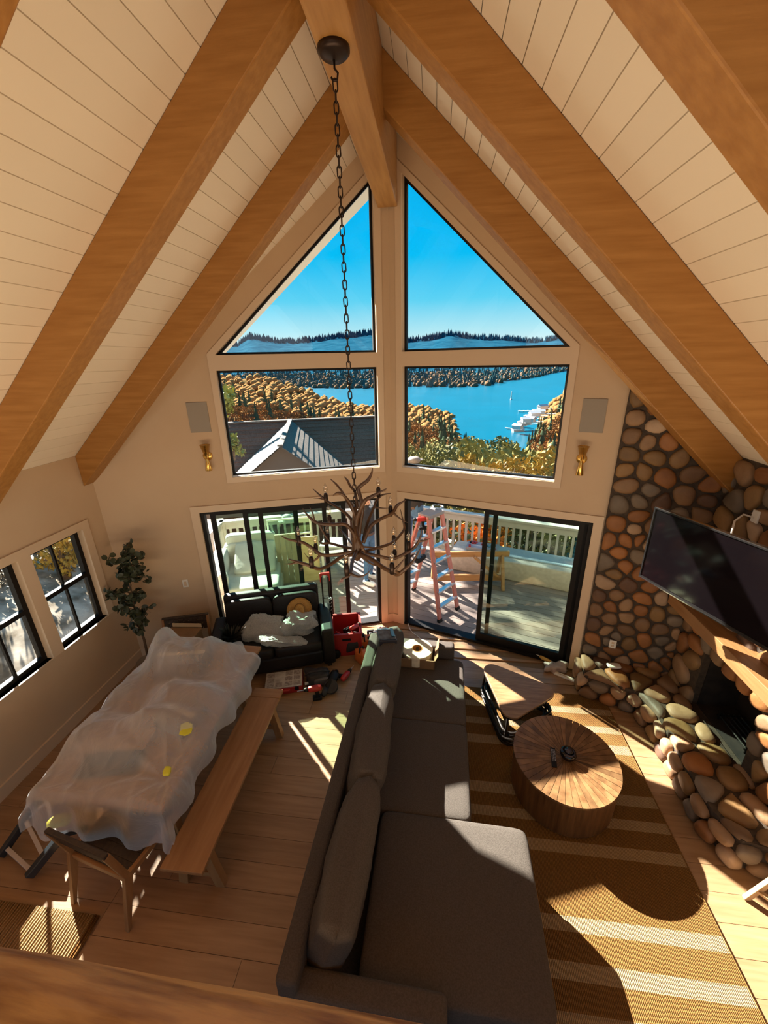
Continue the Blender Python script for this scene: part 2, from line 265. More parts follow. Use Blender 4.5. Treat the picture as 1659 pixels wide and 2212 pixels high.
# prow walls
S0, S1 = .168, 2.085
LOW = [(S0, 2.531), (S1, 2.531), (S1, 3.817), (S0, 3.817)]
TRI = [(S0, 3.988), (2.067, 3.988), (S0, 5.775)]
DOOR = [(.189, .0), (2.56, .0), (2.56, 2.092), (.189, 2.092)]
CAS = [(.09, 2.462), (2.155, 2.462), (2.155, 4.0), (.09, 5.93)]
for side, fn in (('front_left', WLf), ('front_right', WRf)):
    sg = -1 if side == 'front_left' else 1
    outer = [(0, -.12), (.189, -.12), (.189, 0), (.189, 2.092), (2.56, 2.092), (2.56, 0), (2.56, -.12), (smax+.02, -.12), (smax+.02, ROOF0-SL*W), (0, ROOF0)]
    g = G().holes(outer, [LOW, TRI], fn, 0, -.15)
    obj('wall_'+side, g, WALL, kind='structure')
    n0 = 2 if sg < 0 else 3
    obj('trim_%d' % n0, G().holes(CAS, [LOW, TRI], fn, 0, .02), TRIM, kind='structure', bev=.004)
    dc = [(.091, 0), (.189, 0), (.189, 2.092), (2.56, 2.092), (2.56, 0), (2.66, 0), (2.66, 2.178), (.091, 2.178)]
    obj('trim_%d' % (n0+2), G().prism(dc, 0, .022, fn), TRIM, kind='structure')
    def ring(poly, d):
        n = len(poly); o_ = []
        for i in range(n):
            a, b, c = Vector(poly[i-1]), Vector(poly[i]), Vector(poly[(i+1) % n])
            u = (b-a).normalized(); v = (c-b).normalized(); nu = Vector((-u.y, u.x)); nv = Vector((-v.y, v.x)); h = (nu+nv); h /= max(.2, h.dot(nu)); o_.append(tuple(b+h*d))
        return o_
    for nm, poly in (('window_%d' % (1 if sg < 0 else 2), TRI), ('window_%d' % (3 if sg < 0 else 4), LOW)):
        w_ = thing(nm, None, None, kind='structure')
        obj('frame', G().holes(poly, [ring(poly, .026)], fn, -.075, -.125), BLACK, w_)
        obj('pane', G().prism(ring(poly, .02), -.10, -.104, fn), GLASS, w_)
        if poly is LOW: obj('sill', G().prism([(S0, 2.531), (S1, 2.531), (S1, 2.539), (S0, 2.539)], 0.0, -.14, fn), WHITE, w_)
# baseboards
obj('baseboard_left', G().bb((-W, -2.6, 0), (-W+.016, prow_y(W), .125)).bb((-W, -2.6, .125), (-W+.022, prow_y(W), .145)), TRIM, kind='structure')
for nm, fn, a, b in (('baseboard_front_left', WLf, 2.66, smax), ('baseboard_centre_left', WLf, .004, .091), ('baseboard_centre_right', WRf, .004, .091)):
    obj(nm, G().prism([(a, 0), (b, 0), (b, .145), (a, .145)], .0, .016, fn), TRIM, kind='structure')
# sliding doors: frame, fixed and sliding panels
def slider(name, fn, spec):
    d = thing(name, None, None, kind='structure')
    obj('frame', G().prism([(.189, 0), (.235, 0), (.235, 2.05), (2.515, 2.05), (2.515, 0), (2.56, 0), (2.56, 2.092), (.189, 2.092)], -.02, -.14, fn), BLACK, d)
    obj('threshold', G().prism([(.189, 0), (2.56, 0), (2.56, .035), (.189, .035)], -.0, -.14, fn), BLACK, d)
    for (a, b, o, st, bot, gm) in spec:
        p = obj('door_panel', G().holes([(a, .035), (b, .035), (b, 2.05), (a, 2.05)], [[(a+st, .035+bot), (b-st, .035+bot), (b-st, 2.0), (a+st, 2.0)]], fn, o, o-.035), BLACK, d)
        obj('pane', G().prism([(a+st*.5, .06), (b-st*.5, .06), (b-st*.5, 2.02), (a+st*.5, 2.02)], o-.015, o-.02, fn), gm, p)
    return d
slider('door_1', WLf, [(1.32, 2.46, -.095, .065, .09, GREEN), (.66, 2.04, -.05, .065, .09, GREEN), (.93, 1.84, -.02, .06, .07, GLASS)])
d2 = slider('door_2', WRf, [(1.30, 2.48, -.045, .06, .11, GREEN), (1.41, 2.52, -.09, .055, .09, GLASS)])
obj('handle', G().prism([(1.31, .95), (1.34, .95), (1.34, 1.2), (1.31, 1.2)], -.02, .01, WRf), BLACKM, d2, bev=.004)
# ceiling: slabs and shiplap boards
OV = 1.18
def lim_y(x, ext=.05): return YD+ext-abs(x)*tan(PA)
ce = G()
for sg in (-1, 1):
    x1 = W+.75
    for y0_, ya, yb in ((0, -2.6, 0),):
        P = [(0, -2.6), (x1, -2.6), (x1, lim_y(x1, OV)), (0, lim_y(0, OV))]
        ce.hexa([(sg*x, y_, ROOF0-SL*x+.022) for x, y_ in P]+[(sg*x, y_, ROOF0-SL*x+.16) for x, y_ in P])
ceiling = obj('ceiling', ce, M('soffit_paint', (.82, .78, .70), rough=.6), kind='structure')
bw = .152; al = math.atan(SL); dx = bw*cos(al)
for sg in (-1, 1):
    x = .09
    while x < W:
        xa, xb = x, min(x+dx-.0045, W)
        P = [(xa, -1.6), (xb, -1.6), (xb, lim_y(xb)), (xa, lim_y(xa))]
        obj('board', G().hexa([(sg*a, b, ROOF0-SL*a) for a, b in P]+[(sg*a, b, ROOF0-SL*a+.018) for a, b in P]), CEIL, ceiling)
        x += dx
obj('trim_6', G().bb((-W-.72, -2.6, 2.22), (-W-.76, prow_y(W)+OV-.3, 2.42)).bb((W+.72, -2.6, 2.22), (W+.76, prow_y(W)+OV-.3, 2.42)), WHITE, kind='structure')
# beams
LOWB = 5.8668
def rafter(sg, y0_, y1_, lab):
    P = [(.10, LOWB-SL*.10), (W-.002, LOWB-SL*W), (W-.002, ROOF0-SL*W-.001), (.10, ROOF0-SL*.10-.001)]
    o = obj('roof_beam', G().prism([(sg*a, b) for a, b in P], 0, y1_-y0_, lambda x, z, yy: (x, yy, z)), BEAMX, bev=.008, loc=(0, y0_, 0), label=lab, cat='beam')
for sg, nm in ((-1, 'left'), (1, 'right')):
    rafter(sg, 4.085, 4.175 if 0 else 4.265, 'oak roof beam on the %s slope nearest the end wall with the windows' % nm)
    rafter(sg, 2.825, 3.015, 'oak roof beam on the %s slope in the middle, second from the window wall' % nm)
    rafter(sg, 1.545, 1.735, 'oak roof beam at the top %s edge, third from the window wall' % nm)
    rafter(sg, .30, .49, 'oak roof beam on the %s slope right above the camera' % nm)
obj('ridge_beam', G().bb((-.1086, -2.5, 5.4771), (.1086, YD-.05, 6.12)), BEAMY, bev=.008, label='thick oak ridge beam along the peak of the ceiling, chandelier hook on its underside', cat='beam')
obj('wall_right', G().bb((W+.56, -2.6, 0), (W+.68, prow_y(W)+.02, 2.9)), WALL, kind='structure')
# loft floor under the camera and its log rail
obj('floor_loft', G().bb((-W, -2.6, 2.2), (W, .25, 2.42)), BEAMX, kind='structure')
lg = thing('log_railing', 'rough peeled log handrail of the loft along the bottom of the view', 'railing', (0, .175, 2.42))
pts = []; rr_ = []
for i in range(40):
    x = -2.6+i*.135; pts.append((x, -.055+.02*(x-.2), .73-.1*(x-.2)+.003*sin(x*5))); rr_.append(.117+.002*sin(x*3.3)+.002*noise.noise(Vector((x*6, 0, 0))))
LOG = M('log_wood', (.62, .34, .125), (.24, .09, .022), rough=.45, sc=3.2, st=(1.2, 7, 7), bump=.5, bsc=5, det=7, contrast=(.44, .60))
obj('handrail', G().tube(pts, rr_, 20), LOG, lg, smooth=True)
for x in (-2.2, -.9, 1.6, 2.5): obj('post', G().tube([(x, -.05, .0), (x, -.05, .72-.1*x)], .05, 12), LOG, lg, smooth=True)
# ================================================================ stone fireplace
def clip(poly, nx, ny, d):                       # keep nx*x+ny*y <= d
    out = []
    for i in range(len(poly)):
        a, b = poly[i-1], poly[i]; fa, fb_ = nx*a[0]+ny*a[1]-d, nx*b[0]+ny*b[1]-d
        if (fa <= 0) != (fb_ <= 0):
            t = fa/(fa-fb_); out.append((a[0]+(b[0]-a[0])*t, a[1]+(b[1]-a[1])*t))
        if fb_ <= 0: out.append(b)
    return out
def cells(seeds, region, inset):
    res = []
    for i, a in enumerate(seeds):
        P = list(region)
        for j, b in enumerate(seeds):
            if i == j: continue
            nx, ny = b[0]-a[0], b[1]-a[1]; L = hypot(nx, ny)
            if L < 1e-4 or L > 1.2: continue
            nx /= L; ny /= L
            P = clip(P, nx, ny, nx*(a[0]+b[0])/2+ny*(a[1]+b[1])/2-inset)
            if len(P) < 3: break
        if len(P) >= 3: res.append(P)
    return res
def smooth_poly(P, n=13):
    for _ in range(2):
        Q = []
        for i in range(len(P)):
            a, b = P[i], P[(i+1) % len(P)]
            Q += [(a[0]*.78+b[0]*.22, a[1]*.78+b[1]*.22), (a[0]*.22+b[0]*.78, a[1]*.22+b[1]*.78)]
        P = Q
    L = [0]
    for i in range(len(P)): L.append(L[-1]+hypot(P[(i+1) % len(P)][0]-P[i][0], P[(i+1) % len(P)][1]-P[i][1]))
    out = []
    for k in range(n):
        t = L[-1]*k/n; i = max(j for j in range(len(P)) if L[j] <= t); f = (t-L[i])/max(1e-9, L[i+1]-L[i]); a, b = P[i], P[(i+1) % len(P)]
        out.append((a[0]+(b[0]-a[0])*f, a[1]+(b[1]-a[1])*f))
    return out
def pebble(P, fn, parent, h, base=0, n=13):
    ar = abs(sum(P[i-1][0]*P[i][1]-P[i][0]*P[i-1][1] for i in range(len(P))))/2
    if ar < .0006: return
    P = smooth_poly(P, n); cx = sum(p[0] for p in P)/n; cy = sum(p[1] for p in P)/n
    h = h*min(1, .55+sqrt(ar)*2.2); V = []
    ph = random.random()*9
    for sc_, hh in ((1, -.012), (.985, .45), (.80, .86), (.45, 1.0)):
        for k, p in enumerate(P):
            q = (cx+(p[0]-cx)*sc_, cy+(p[1]-cy)*sc_); z_ = hh*h if hh > 0 else hh
            if hh > .5: z_ += .012*noise.noise(Vector((q[0]*9+ph, q[1]*9, ph)))
            V.append(fn(q[0], q[1], base+z_))
    V.append(fn(cx, cy, base+h)); F = []
    for r in range(3):
        for k in range(n): F.append((r*n+k, r*n+(k+1) % n, (r+1)*n+(k+1) % n, (r+1)*n+k))
    for k in range(n): F.append((3*n+k, 3*n+(k+1) % n, 4*n))
    obj('stone', G().add(V, F), random.choices(STONES, (5, 5, 4, 4, 2, 2, 5))[0], parent, smooth=True)
# back wall, right of the sliding door
BS = lambda s, z, o: WRf(s, z, o)
sx0, sx1 = 2.675, 3.70
reg = [(sx0, .0), (sx1, .0), (sx1, ROOF0-SL*sx1*cp+.02), (sx0, ROOF0-SL*sx0*cp-.01)]
wsb = obj('wall_stone_back', G().prism(reg, -.0, .05, BS), MORTAR, kind='structure')
sd_ = [tuple(q) for q in BST if sx0 < q[0] < sx1]
for k in range(60):
    for t in range(40):
        q = (random.uniform(sx0+.05, sx1-.03), random.uniform(.05, 2.6 if random.random() < .8 else 3.4))
        if min(hypot(q[0]-a[0], q[1]-a[1]) for a in sd_) > .15: sd_.append(q); break
reg2 = [(sx0+.006, .0), (sx1-.08, .0), (sx1-.08, ROOF0-SL*sx1*cp+.05), (sx0+.006, ROOF0-SL*sx0*cp-.03)]
for P in cells(sd_, reg2, .0105): pebble(P, BS, wsb, .035, .05)
# fireplace wall on the right
XW = 3.445
RS = lambda y_, z_, o: (XW-o, y_, z_)
FB = (3.02, 3.80, .28, .99)
reg = [(2.0, 0), (4.26, 0), (4.26, ROOF0-SL*XW), (2.0, ROOF0-SL*XW)]
hole = [(FB[0], FB[2]), (FB[1], FB[2]), (FB[1], FB[3]), (FB[0], FB[3])]
wsr = obj('wall_stone_right', G().holes(reg, [hole], RS, -.07, .0), MORTAR, kind='structure')
sd_ = [tuple(q) for q in RST]
for k in range(260):
    for t in range(40):
        q = (random.uniform(2.03, 4.2), random.uniform(.05, 2.9))
        if min(hypot(q[0]-a[0], q[1]-a[1]) for a in sd_) > .20: sd_.append(q); break
for P in cells(sd_, [(2.0, 0), (4.2, 0), (4.2, ROOF0-SL*XW-.02), (2.0, ROOF0-SL*XW-.02)], .011):
    cx = sum(p[0] for p in P)/len(P); cy = sum(p[1] for p in P)/len(P)
    if FB[0]-.02 < cx < FB[1]+.02 and FB[2]-.1 < cy < FB[3]+.02: continue
    for ax, d, s_ in ((0, FB[0], 1), (0, FB[1], -1), (1, FB[3], -1)):
        if ax == 0 and FB[2] < cy < FB[3]+.05 and s_*(cx-d) < .0: P = clip(P, s_, 0, s_*d+.01)
        if ax == 1 and FB[0]-.05 < cx < FB[1]+.05 and cy > d: P = clip(P, 0, -1, -d+.015)
    if len(P) >= 3: pebble(P, RS, wsr, .055, .0)
fbx = thing('firebox', 'dark open firebox set in the stone wall above the hearth', 'fireplace', (XW, (FB[0]+FB[1])/2, FB[2]))
SOOT = M('soot', (.012, .008, .007), (.03, .02, .015), rough=.9, sc=8)
hw = (FB[1]-FB[0])/2; hh = FB[3]-FB[2]
obj('lining', G().bb((.5, -hw-.04, -.05), (.46, hw+.04, hh+.04)).bb((.08, hw, -.05), (.5, hw+.04, hh+.04)).bb((.08, -hw, -.05), (.5, -hw-.04, hh+.04)).bb((.08, -hw, hh), (.5, hw, hh+.04)).bb((.08, -hw, -.05), (.5, hw, -.0)), SOOT, fbx)
gr = G()
for k in range(5): gr.tube([(.18+k*.05, -.22, .05), (.18+k*.05, .22, .05)], .01, 6)
for yy in (-.2, .2): gr.tube([(.15, yy, .05), (.42, yy, .05)], .01, 6).tube([(.17, yy, 0), (.17, yy, .1)], .01, 6).tube([(.40, yy, 0), (.40, yy, .05)], .01, 6)
obj('grate', gr, BLACKM, fbx)
# raised hearth that wraps the corner
HP = [(2.50, 4.50), (2.43, 4.12), (2.70, 4.00), (2.93, 3.90), (3.01, 3.60), (2.97, 3.05), (2.95, 2.60), (3.04, 2.38), (3.43, 2.30)]
HH = .30
back_ = [(3.43, 4.22)]
hp = HP+back_
hearth = obj('hearth_base', G().prism([(p[0]+.02, p[1]+.0) for p in hp], 0, HH-.005), MORTAR, kind='structure')
arc = [0]
for i in range(len(HP)-1): arc.append(arc[-1]+hypot(HP[i+1][0]-HP[i][0], HP[i+1][1]-HP[i][1]))
def front(s, z, o):
    s = min(max(s, 0), arc[-1]-1e-4); i = max(j for j in range(len(HP)-1) if arc[j] <= s); f = (s-arc[i])/(arc[i+1]-arc[i]); a, b = HP[i], HP[i+1]
    def nrm(j):
        a_, b_ = HP[max(0, min(j, len(HP)-2))], HP[max(0, min(j, len(HP)-2))+1]; d = hypot(b_[0]-a_[0], b_[1]-a_[1]); return Vector((-(b_[1]-a_[1])/d*-1, (b_[0]-a_[0])/d*-1))
    nv = (nrm(i-1)+nrm(i))*(1-f)*.5+(nrm(i)+nrm(i+1))*f*.5
    if nv.length > 0: nv.normalize()
    # rounded brow
    return (a[0]+(b[0]-a[0])*f-nv.x*o*-1 if 0 else a[0]+(b[0]-a[0])*f+nv.x*-o, a[1]+(b[1]-a[1])*f+nv.y*-o, z)
fs = []
s = .08
while s < arc[-1]-.06:
    for z in (.065, .195): fs.append((s+random.uniform(-.03, .03)+(.07 if z > .1 else 0), z+random.uniform(-.02, .02)))
    s += .20
test = front(arc[4]+.1, .1, .05); osg = 1 if test[0] < 3.0 else -1
for P in cells(fs, [(0, 0), (arc[-1]-.03, 0), (arc[-1]-.03, .262), (0, .262)], .009): max(p[0] for p in P)-min(p[0] for p in P) < .4 and pebble(P, lambda a, b, o: front(a, b, o*osg), hearth, .065, .0)
def inpoly(p, poly):
    c = False
    for i in range(len(poly)):
        a, b = poly[i], poly[i-1]
        if (a[1] > p[1]) != (b[1] > p[1]) and p[0] < (b[0]-a[0])*(p[1]-a[1])/(b[1]-a[1])+a[0]: c = not c
    return c
ts = []
for k in range(4000):
    q = (random.uniform(2.4, 3.44), random.uniform(2.3, 4.5))
    if inpoly(q, hp) and (not ts or min(hypot(q[0]-a[0], q[1]-a[1]) for a in ts) > .215): ts.append(q)
cxh, cyh = 0, 0
def inset(poly, d):
    n = len(poly); o_ = []
    for i in range(n):
        a, b, c = Vector(poly[i-1]), Vector(poly[i]), Vector(poly[(i+1) % n]); u = (b-a).normalized(); v = (c-b).normalized()
        h = Vector((-u.y, u.x))+Vector((-v.y, v.x)); h /= max(.6, h.dot(Vector((-v.y, v.x)))); o_.append(tuple(b+h*d))
    return o_
hin = inset(hp, .004)
if not inpoly(hin[4], hp): hin = inset(hp, -.004)
for P in cells(ts, hin, .008):
    pebble(P, lambda a, b, o: (a, b, HH+o), hearth, .06, -.015)
# mantel
mt = thing('mantel_shelf', 'thick light oak mantel shelf on the stone wall under the television', 'mantel', (3.33, 3.25, 1.29))
obj('shelf', G().box((.0, 0, .07), (.24, 1.95, .13)), OAKY, mt, bev=.006)
PLAST = sheer('clear_plastic', (.85, .86, .86), .35, .2, .8)
bgm = G()
for k in range(3): bgm.sup((0, 0, .03+.02*k), (.2-.03*k, .3, .05), .8, .8, 14, 8, Euler((.2*k, .1, .3*k)).to_matrix(), .4, k)
obj('plastic_wrap', bgm, PLAST, smooth=True, loc=(3.33, 2.72, 1.435), label='crumpled clear plastic wrap lying on the oak mantel shelf', cat='plastic wrap')
# television on its arm
tva = atan2(.37, .93)
tv = thing('television', 'large black flat television tilted out from the stone fireplace wall', 'television', (2.885, 3.26, 1.83), tva)
obj('screen', G().box((-.012, 0, .365), (.006, 1.21, .69)), M('tv_screen', (.006, .004, .005), rough=.08, spec=.6), tv)
obj('bezel', G().holes([(-.62, 0), (.62, 0), (.62, .73), (-.62, .73)], [[(-.607, .018), (.607, .018), (.607, .717), (-.607, .717)]], lambda y_, z_, o: (o, y_, z_), -.022, -.008), M('tv_bezel', (.02, .018, .018), rough=.18), tv)
obj('back_cover', G().box((.015, 0, .365), (.046, 1.24, .73)), BLACK, tv, bev=.01)
CHRO = M('chrome_strip', (.7, .68, .66), rough=.15, metal=1); obj('trim_strip', G().box((-.016, 0, -.004), (.022, 1.24, .008)), CHRO, tv); obj('trim_strip', G().box((-.0, 0, .732), (.03, 1.24, .005)), CHRO, tv)
obj('wall_arm', G().box((.06, -.05, .365), (.05, .3, .35)).bar((.08, -.05, .365), (.36, -.16, .365), .05, .05).box((.38, -.16, .365), (.03, .14, .3)), BLACKM, tv)
CABLE = M('white_cable', (.75, .68, .6), rough=.5)
obj('cable', G().tube([(3.12, 3.5, 2.42), (3.2, 3.62, 2.52), (3.3, 3.68, 2.56), (3.40, 3.66, 2.53)], .008, 6), CABLE, smooth=True, label='white cable from behind the television up to the wall outlet', cat='cable')
obj('wall_outlet', G().box((0, 0, 0), (.02, .07, .11)), WHITE, loc=(3.385, 3.66, 2.55), bev=.004, label='white power outlet high on the stone wall behind the television', cat='outlet')
oc = WRf(2.99, .586, .095); op = thing('outlet_plate', 'small white outlet plate on the stone wall above the hearth', 'outlet', oc, -PA)
obj('plate', G().box((0, 0, 0), (.075, .012, .11)), WHITE, op, bev=.003); obj('socket', G().box((0, -.008, .022), (.03, .006, .028)).box((0, -.008, -.022), (.03, .006, .028)), TRIM, op, bev=.003)
oc = WLf(2.905, 1.094, .006); op = thing('light_switch', 'white light switch plate on the wall beside the left sliding door', 'switch', oc, PA)
obj('plate', G().box((0, 0, 0), (.075, .012, .115)), WHITE, op, bev=.003); obj('toggle', G().box((0, -.009, 0), (.032, .008, .065)), TRIM, op, bev=.003)
# wall speakers and brass sconces
SPK = M('speaker_grille', (.33, .28, .225), rough=.8)
for sg, fn, s_, nm in ((-1, WLf, 2.36, 'left'), (1, WRf, 2.38, 'right')):
    t = thing('wall_speaker', 'grey square speaker flush in the wall to the %s of the big windows' % nm, 'speaker', fn(s_, 3.295, .0), -sg*PA)
    obj('grille', G().box((0, -.007, 0), (.232, .012, .352)), SPK, t, bev=.002)
    t = thing('wall_sconce', 'brass hourglass sconce on the wall %s of the big windows' % nm, 'sconce', fn(2.335, 2.825, .0), -sg*PA)
    Rx = Euler((pi/2, 0, 0)).to_matrix()
    obj('backplate', G().lathe([(.056, 0), (.056, .012), (.05, .018)], 24, Rx), BRASS, t, smooth=True)
    obj('arm', G().lathe([(.018, .01), (.018, .06)], 12, Rx), BRASS, t, smooth=True)
    obj('shade', G().lathe([(.0605, .15), (.0585, .152), (.017, -.012), (.016, -.02)], 28, None, (0, -.075, 0)), BRASS, t, smooth=True, label='upper brass cone')
    obj('shade', G().lathe([(.016, -.02), (.017, -.026), (.041, -.165), (.039, -.168)], 28, None, (0, -.075, 0)), BRASS, t, smooth=True, label='lower brass cone')
# ================================================================ antler chandelier
ch = thing('antler_chandelier', 'dark antler chandelier with candle bulbs hanging on a long chain from the ridge beam', 'chandelier', (-.02, 2.87, 5.477))
O = Vector((-.02, 2.87, 5.477))
CHM = M('chain_iron', (.035, .02, .014), rough=.4, metal=.7)
obj('ceiling_rose', G().lathe([(.088, 0), (.088, -.018), (.07, -.035), (.03, -.042), (.012, -.05)], 32), CHM, ch, smooth=True)
obj('hook', G().tube([(0, 0, -.045), (.0, .0, -.085), (.018, 0, -.105), (.012, 0, -.135), (-.012, 0, -.135), (-.02, 0, -.12)], .006, 8), CHM, ch, smooth=True)
lk = G(); n = 14; a, b = .0125, .024
lk.tube([(a*cos(2*pi*k/n) , 0, (b if sin(2*pi*k/n) > 0 else -b)*.55+ .016*sin(2*pi*k/n)) for k in range(n+1)], .0042, 6, False)
lme = lk.mesh('chain_link'); lme.materials.append(CHM); lme.polygons.foreach_set('use_smooth', [True]*len(lme.polygons))
z = -.155; k = 0
while z > -2.68:
    l = obj('chain_link', lme, None, ch, loc=(.001*z, -.006*z-.0, z), rot=(0, 0, (pi/2 if k % 2 else 0)+.3)); z -= .0485; k += 1
ANTM = M('antler', (.12, .055, .02), (.05, .02, .009), rough=.42, sc=7, bump=.35, bsc=30)
def spl(P, n=5):
    P = [Vector(p) for p in P]; out = []
    for i in range(len(P)-1):
        p0, p1, p2, p3 = P[max(i-1, 0)], P[i], P[i+1], P[min(i+2, len(P)-1)]
        for j in range(n):
            t = j/n; out.append(.5*((2*p1)+(p2-p0)*t+(2*p0-5*p1+4*p2-p3)*t*t+(3*p1-p0-3*p2+p3)*t**3))
    return out+[P[-1]]
for m, r, tines in ANT:
    r *= .86
    g = G(); P = [p-O for p in spl(m)]; n = len(P)
    g.tube(P, [r*(1.0-.25*i/n if i < n*.7 else (.825-.72*(i-n*.7)/(n*.3))) for i in range(n)], 8)
    for t in tines:
        Q = [p-O for p in spl(t, 4)]; q = len(Q)
        d = min(P, key=lambda p: (p-Q[0]).length); Q = [d]+Q; q += 1
        g.tube(Q, [r*(.75-.66*i/(q-1)) for i in range(q)], 8)
    obj('antler', g, ANTM, ch, smooth=True)
obj('hub', G().lathe([(.012, -2.62), (.022, -2.7), (.034, -2.9), (.042, -3.0), (.03, -3.06), (.012, -3.08)], 16, None, (.0, -.02, 0)), ANTM, ch, smooth=True)
BULB = glass('bulb_glass', (.97, .94, .88), .12); FIL = M('filament', (.6, .35, .15), rough=.3, metal=1)
for c in CAN:
    c = Vector(c)-O
    s_ = obj('candle_socket', G().lathe([(.006, -.045), (.0175, -.04), (.018, .03), (.014, .034), (.014, .044)], 14), CHM, ch, smooth=True, loc=c)
    obj('bulb', G().lathe([(.007, .044), (.009, .05), (.0195, .075), (.017, .097), (.007, .122), (.001, .135)], 14), BULB, s_, smooth=True)
    obj('filament', G().tube([(-.003, 0, .05), (-.004, 0, .075), (0, 0, .088), (.004, 0, .075), (.003, 0, .05)], .0012, 5), FIL, s_)
# ================================================================ sofa, rug, tables
FAB = M('sofa_fabric', (.072, .057, .047), (.098, .08, .067), rough=.85, sc=120, bump=.5, bsc=260, spec=.2)
so_ = thing('sectional_sofa', 'long charcoal grey sectional sofa with chaise on the striped rug', 'sofa', (.56, 2.65, 0), radians(-1.5))
def part(nm, c, d, e1=.22, e2=.18, wob=.0, R=None, lab=None, seed=0, p=so_, m=FAB, nu=28, nv=14):
    return obj(nm, G().sup(c, d, e1, e2, nu, nv, R, wob, seed), m, p, smooth=True, label=lab)
def pillow(c, L, H, T, R, sd, n=30, m=20):
    g = G(); V = []; c = Vector(c)
    for s_ in (1, -1):
        for j in range(m+1):
            for i in range(n+1):
                u = -1+2*i/n; v = -1+2*j/m; f = (max(0, 1-abs(u)**5)*max(0, 1-abs(v)**3.5))**.42
                k = 1-.035*abs(u)**2*(1-abs(v))-.0
                p = Vector((s_*T/2*(f*.66+.32*(1 if 0 < i < n and 0 < j < m else 0)), L/2*u*(1-.03*(1-v*v)*0), H/2*v*(1-.05*(1-abs(u)))*k))
                w_ = noise.noise(Vector((u*2.2+sd*7, v*2.2, s_)))*.02+abs(noise.noise(Vector((u*3+sd*3, v*7+u*3, s_+4))))*-.018; p.x += s_*w_*f
                V.append(R @ p+c)
    q = (m+1)*(n+1); F = []
    for s_ in (0, 1):
        for j in range(m):
            for i in range(n): F.append(tuple(s_*q+k for k in (j*(n+1)+i, j*(n+1)+i+1, (j+1)*(n+1)+i+1, (j+1)*(n+1)+i)))
    E_ = [i for i in range(n+1)]+[(j)*(n+1)+n for j in range(1, m+1)]+[m*(n+1)+i for i in range(n-1, -1, -1)]+[j*(n+1) for j in range(m-1, 0, -1)]
    for a, b in zip(E_, E_[1:]+E_[:1]): F.append((a, b, b+q, a+q))
    return g.add(V, F)
obj('base', G().bb((-.74, -1.46, .06), (.36, 1.33, .27)).bb((-.2, -1.46, .06), (.77, -.47, .27)), FAB, so_, bev=.02)
obj('back_frame', G().bb((-.755, -1.60, .06), (-.63, 1.46, .74)), FAB, so_, bev=.035, seg=4)
obj('arm', G().bb((-.755, -1.60, .06), (.19, -1.46, .63)), FAB, so_, bev=.035, seg=4)
obj('arm', G().bb((-.755, 1.40, .06), (.28, 1.54, .63)), FAB, so_, bev=.035, seg=4)
part('seat_cushion', (.235, -.965, .37), (1.14, 1.03, .24), .16, .12, lab='wide chaise cushion')
part('seat_cushion', (-.02, .00, .37), (.82, .92, .23), .16, .12); part('seat_cushion', (-.02, .92, .37), (.82, .94, .23), .16, .12)
for y_, L, sd in ((-1.0, .93, 1), (-.07, .95, 2), (.86, .90, 3)):
    obj('back_cushion', pillow((-.49, y_, .69), L, .57, .30, Euler((0, .30, random.uniform(-.05, .05))).to_matrix(), sd), FAB, so_, smooth=True)
LEG = M('dark_leg', (.04, .025, .015))
for x, y_ in ((-.7, -1.5), (-.7, 1.4), (.28, 1.4), (.70, -1.42), (.70, -.55), (.28, .4)): obj('leg', G().box((x, y_, .03), (.06, .06, .06)), LEG, so_)
# rug with pale stripes
def rugmat(name, a, b, dark=1):
    m = bpy.data.materials.new(name); m.use_nodes = True; n = m.node_tree; bs = n.nodes['Principled BSDF']; bs.inputs['Roughness'].default_value = .95; bs.inputs['Specular IOR Level'].default_value = .1
    t = n.nodes.new('ShaderNodeTexCoord'); mp = n.nodes.new('ShaderNodeMapping'); mp.inputs['Scale'].default_value = (26, 95, 1); mp.inputs['Rotation'].default_value = (0, 0, 0)
    vo = n.nodes.new('ShaderNodeTexNoise'); vo.inputs['Scale'].default_value = 1.6; vo.inputs['Detail'].default_value = 2
    wv = n.nodes.new('ShaderNodeTexWave'); wv.wave_type = 'BANDS'; wv.bands_direction = 'X'; wv.inputs['Scale'].default_value = 28; wv.inputs['Distortion'].default_value = 1.5; wv.inputs['Detail'].default_value = 2
    n.links.new(t.outputs['Object'], mp.inputs[0]); n.links.new(mp.outputs[0], vo.inputs['Vector']); n.links.new(t.outputs['Object'], wv.inputs['Vector'])
    mx = n.nodes.new('ShaderNodeMath'); mx.operation = 'MULTIPLY'; n.links.new(vo.outputs[0], mx.inputs[0]); n.links.new(wv.outputs['Fac'], mx.inputs[1])
    r = n.nodes.new('ShaderNodeValToRGB'); r.color_ramp.elements[0].position = .05; r.color_ramp.elements[1].position = .5; r.color_ramp.elements[0].color = (*a, 1); r.color_ramp.elements[1].color = (*b, 1)
    n.links.new(mx.outputs[0], r.inputs[0]); n.links.new(r.outputs[0], bs.inputs['Base Color'])
    bp = n.nodes.new('ShaderNodeBump'); bp.inputs['Strength'].default_value = .9; bp.inputs['Distance'].default_value = .012; n.links.new(mx.outputs[0], bp.inputs['Height']); n.links.new(bp.outputs[0], bs.inputs['Normal'])
    return m
JUTE = rugmat('jute', (.12, .053, .014), (.30, .155, .048)); JPALE = rugmat('jute_pale', (.25, .155, .075), (.50, .35, .19)); JLIGHT = rugmat('jute_light', (.30, .18, .08), (.55, .37, .19))
rug = thing('striped_rug', 'large brown jute rug with pale cross stripes under the sofa and tables', 'rug', (1.65, 2.4, 0))
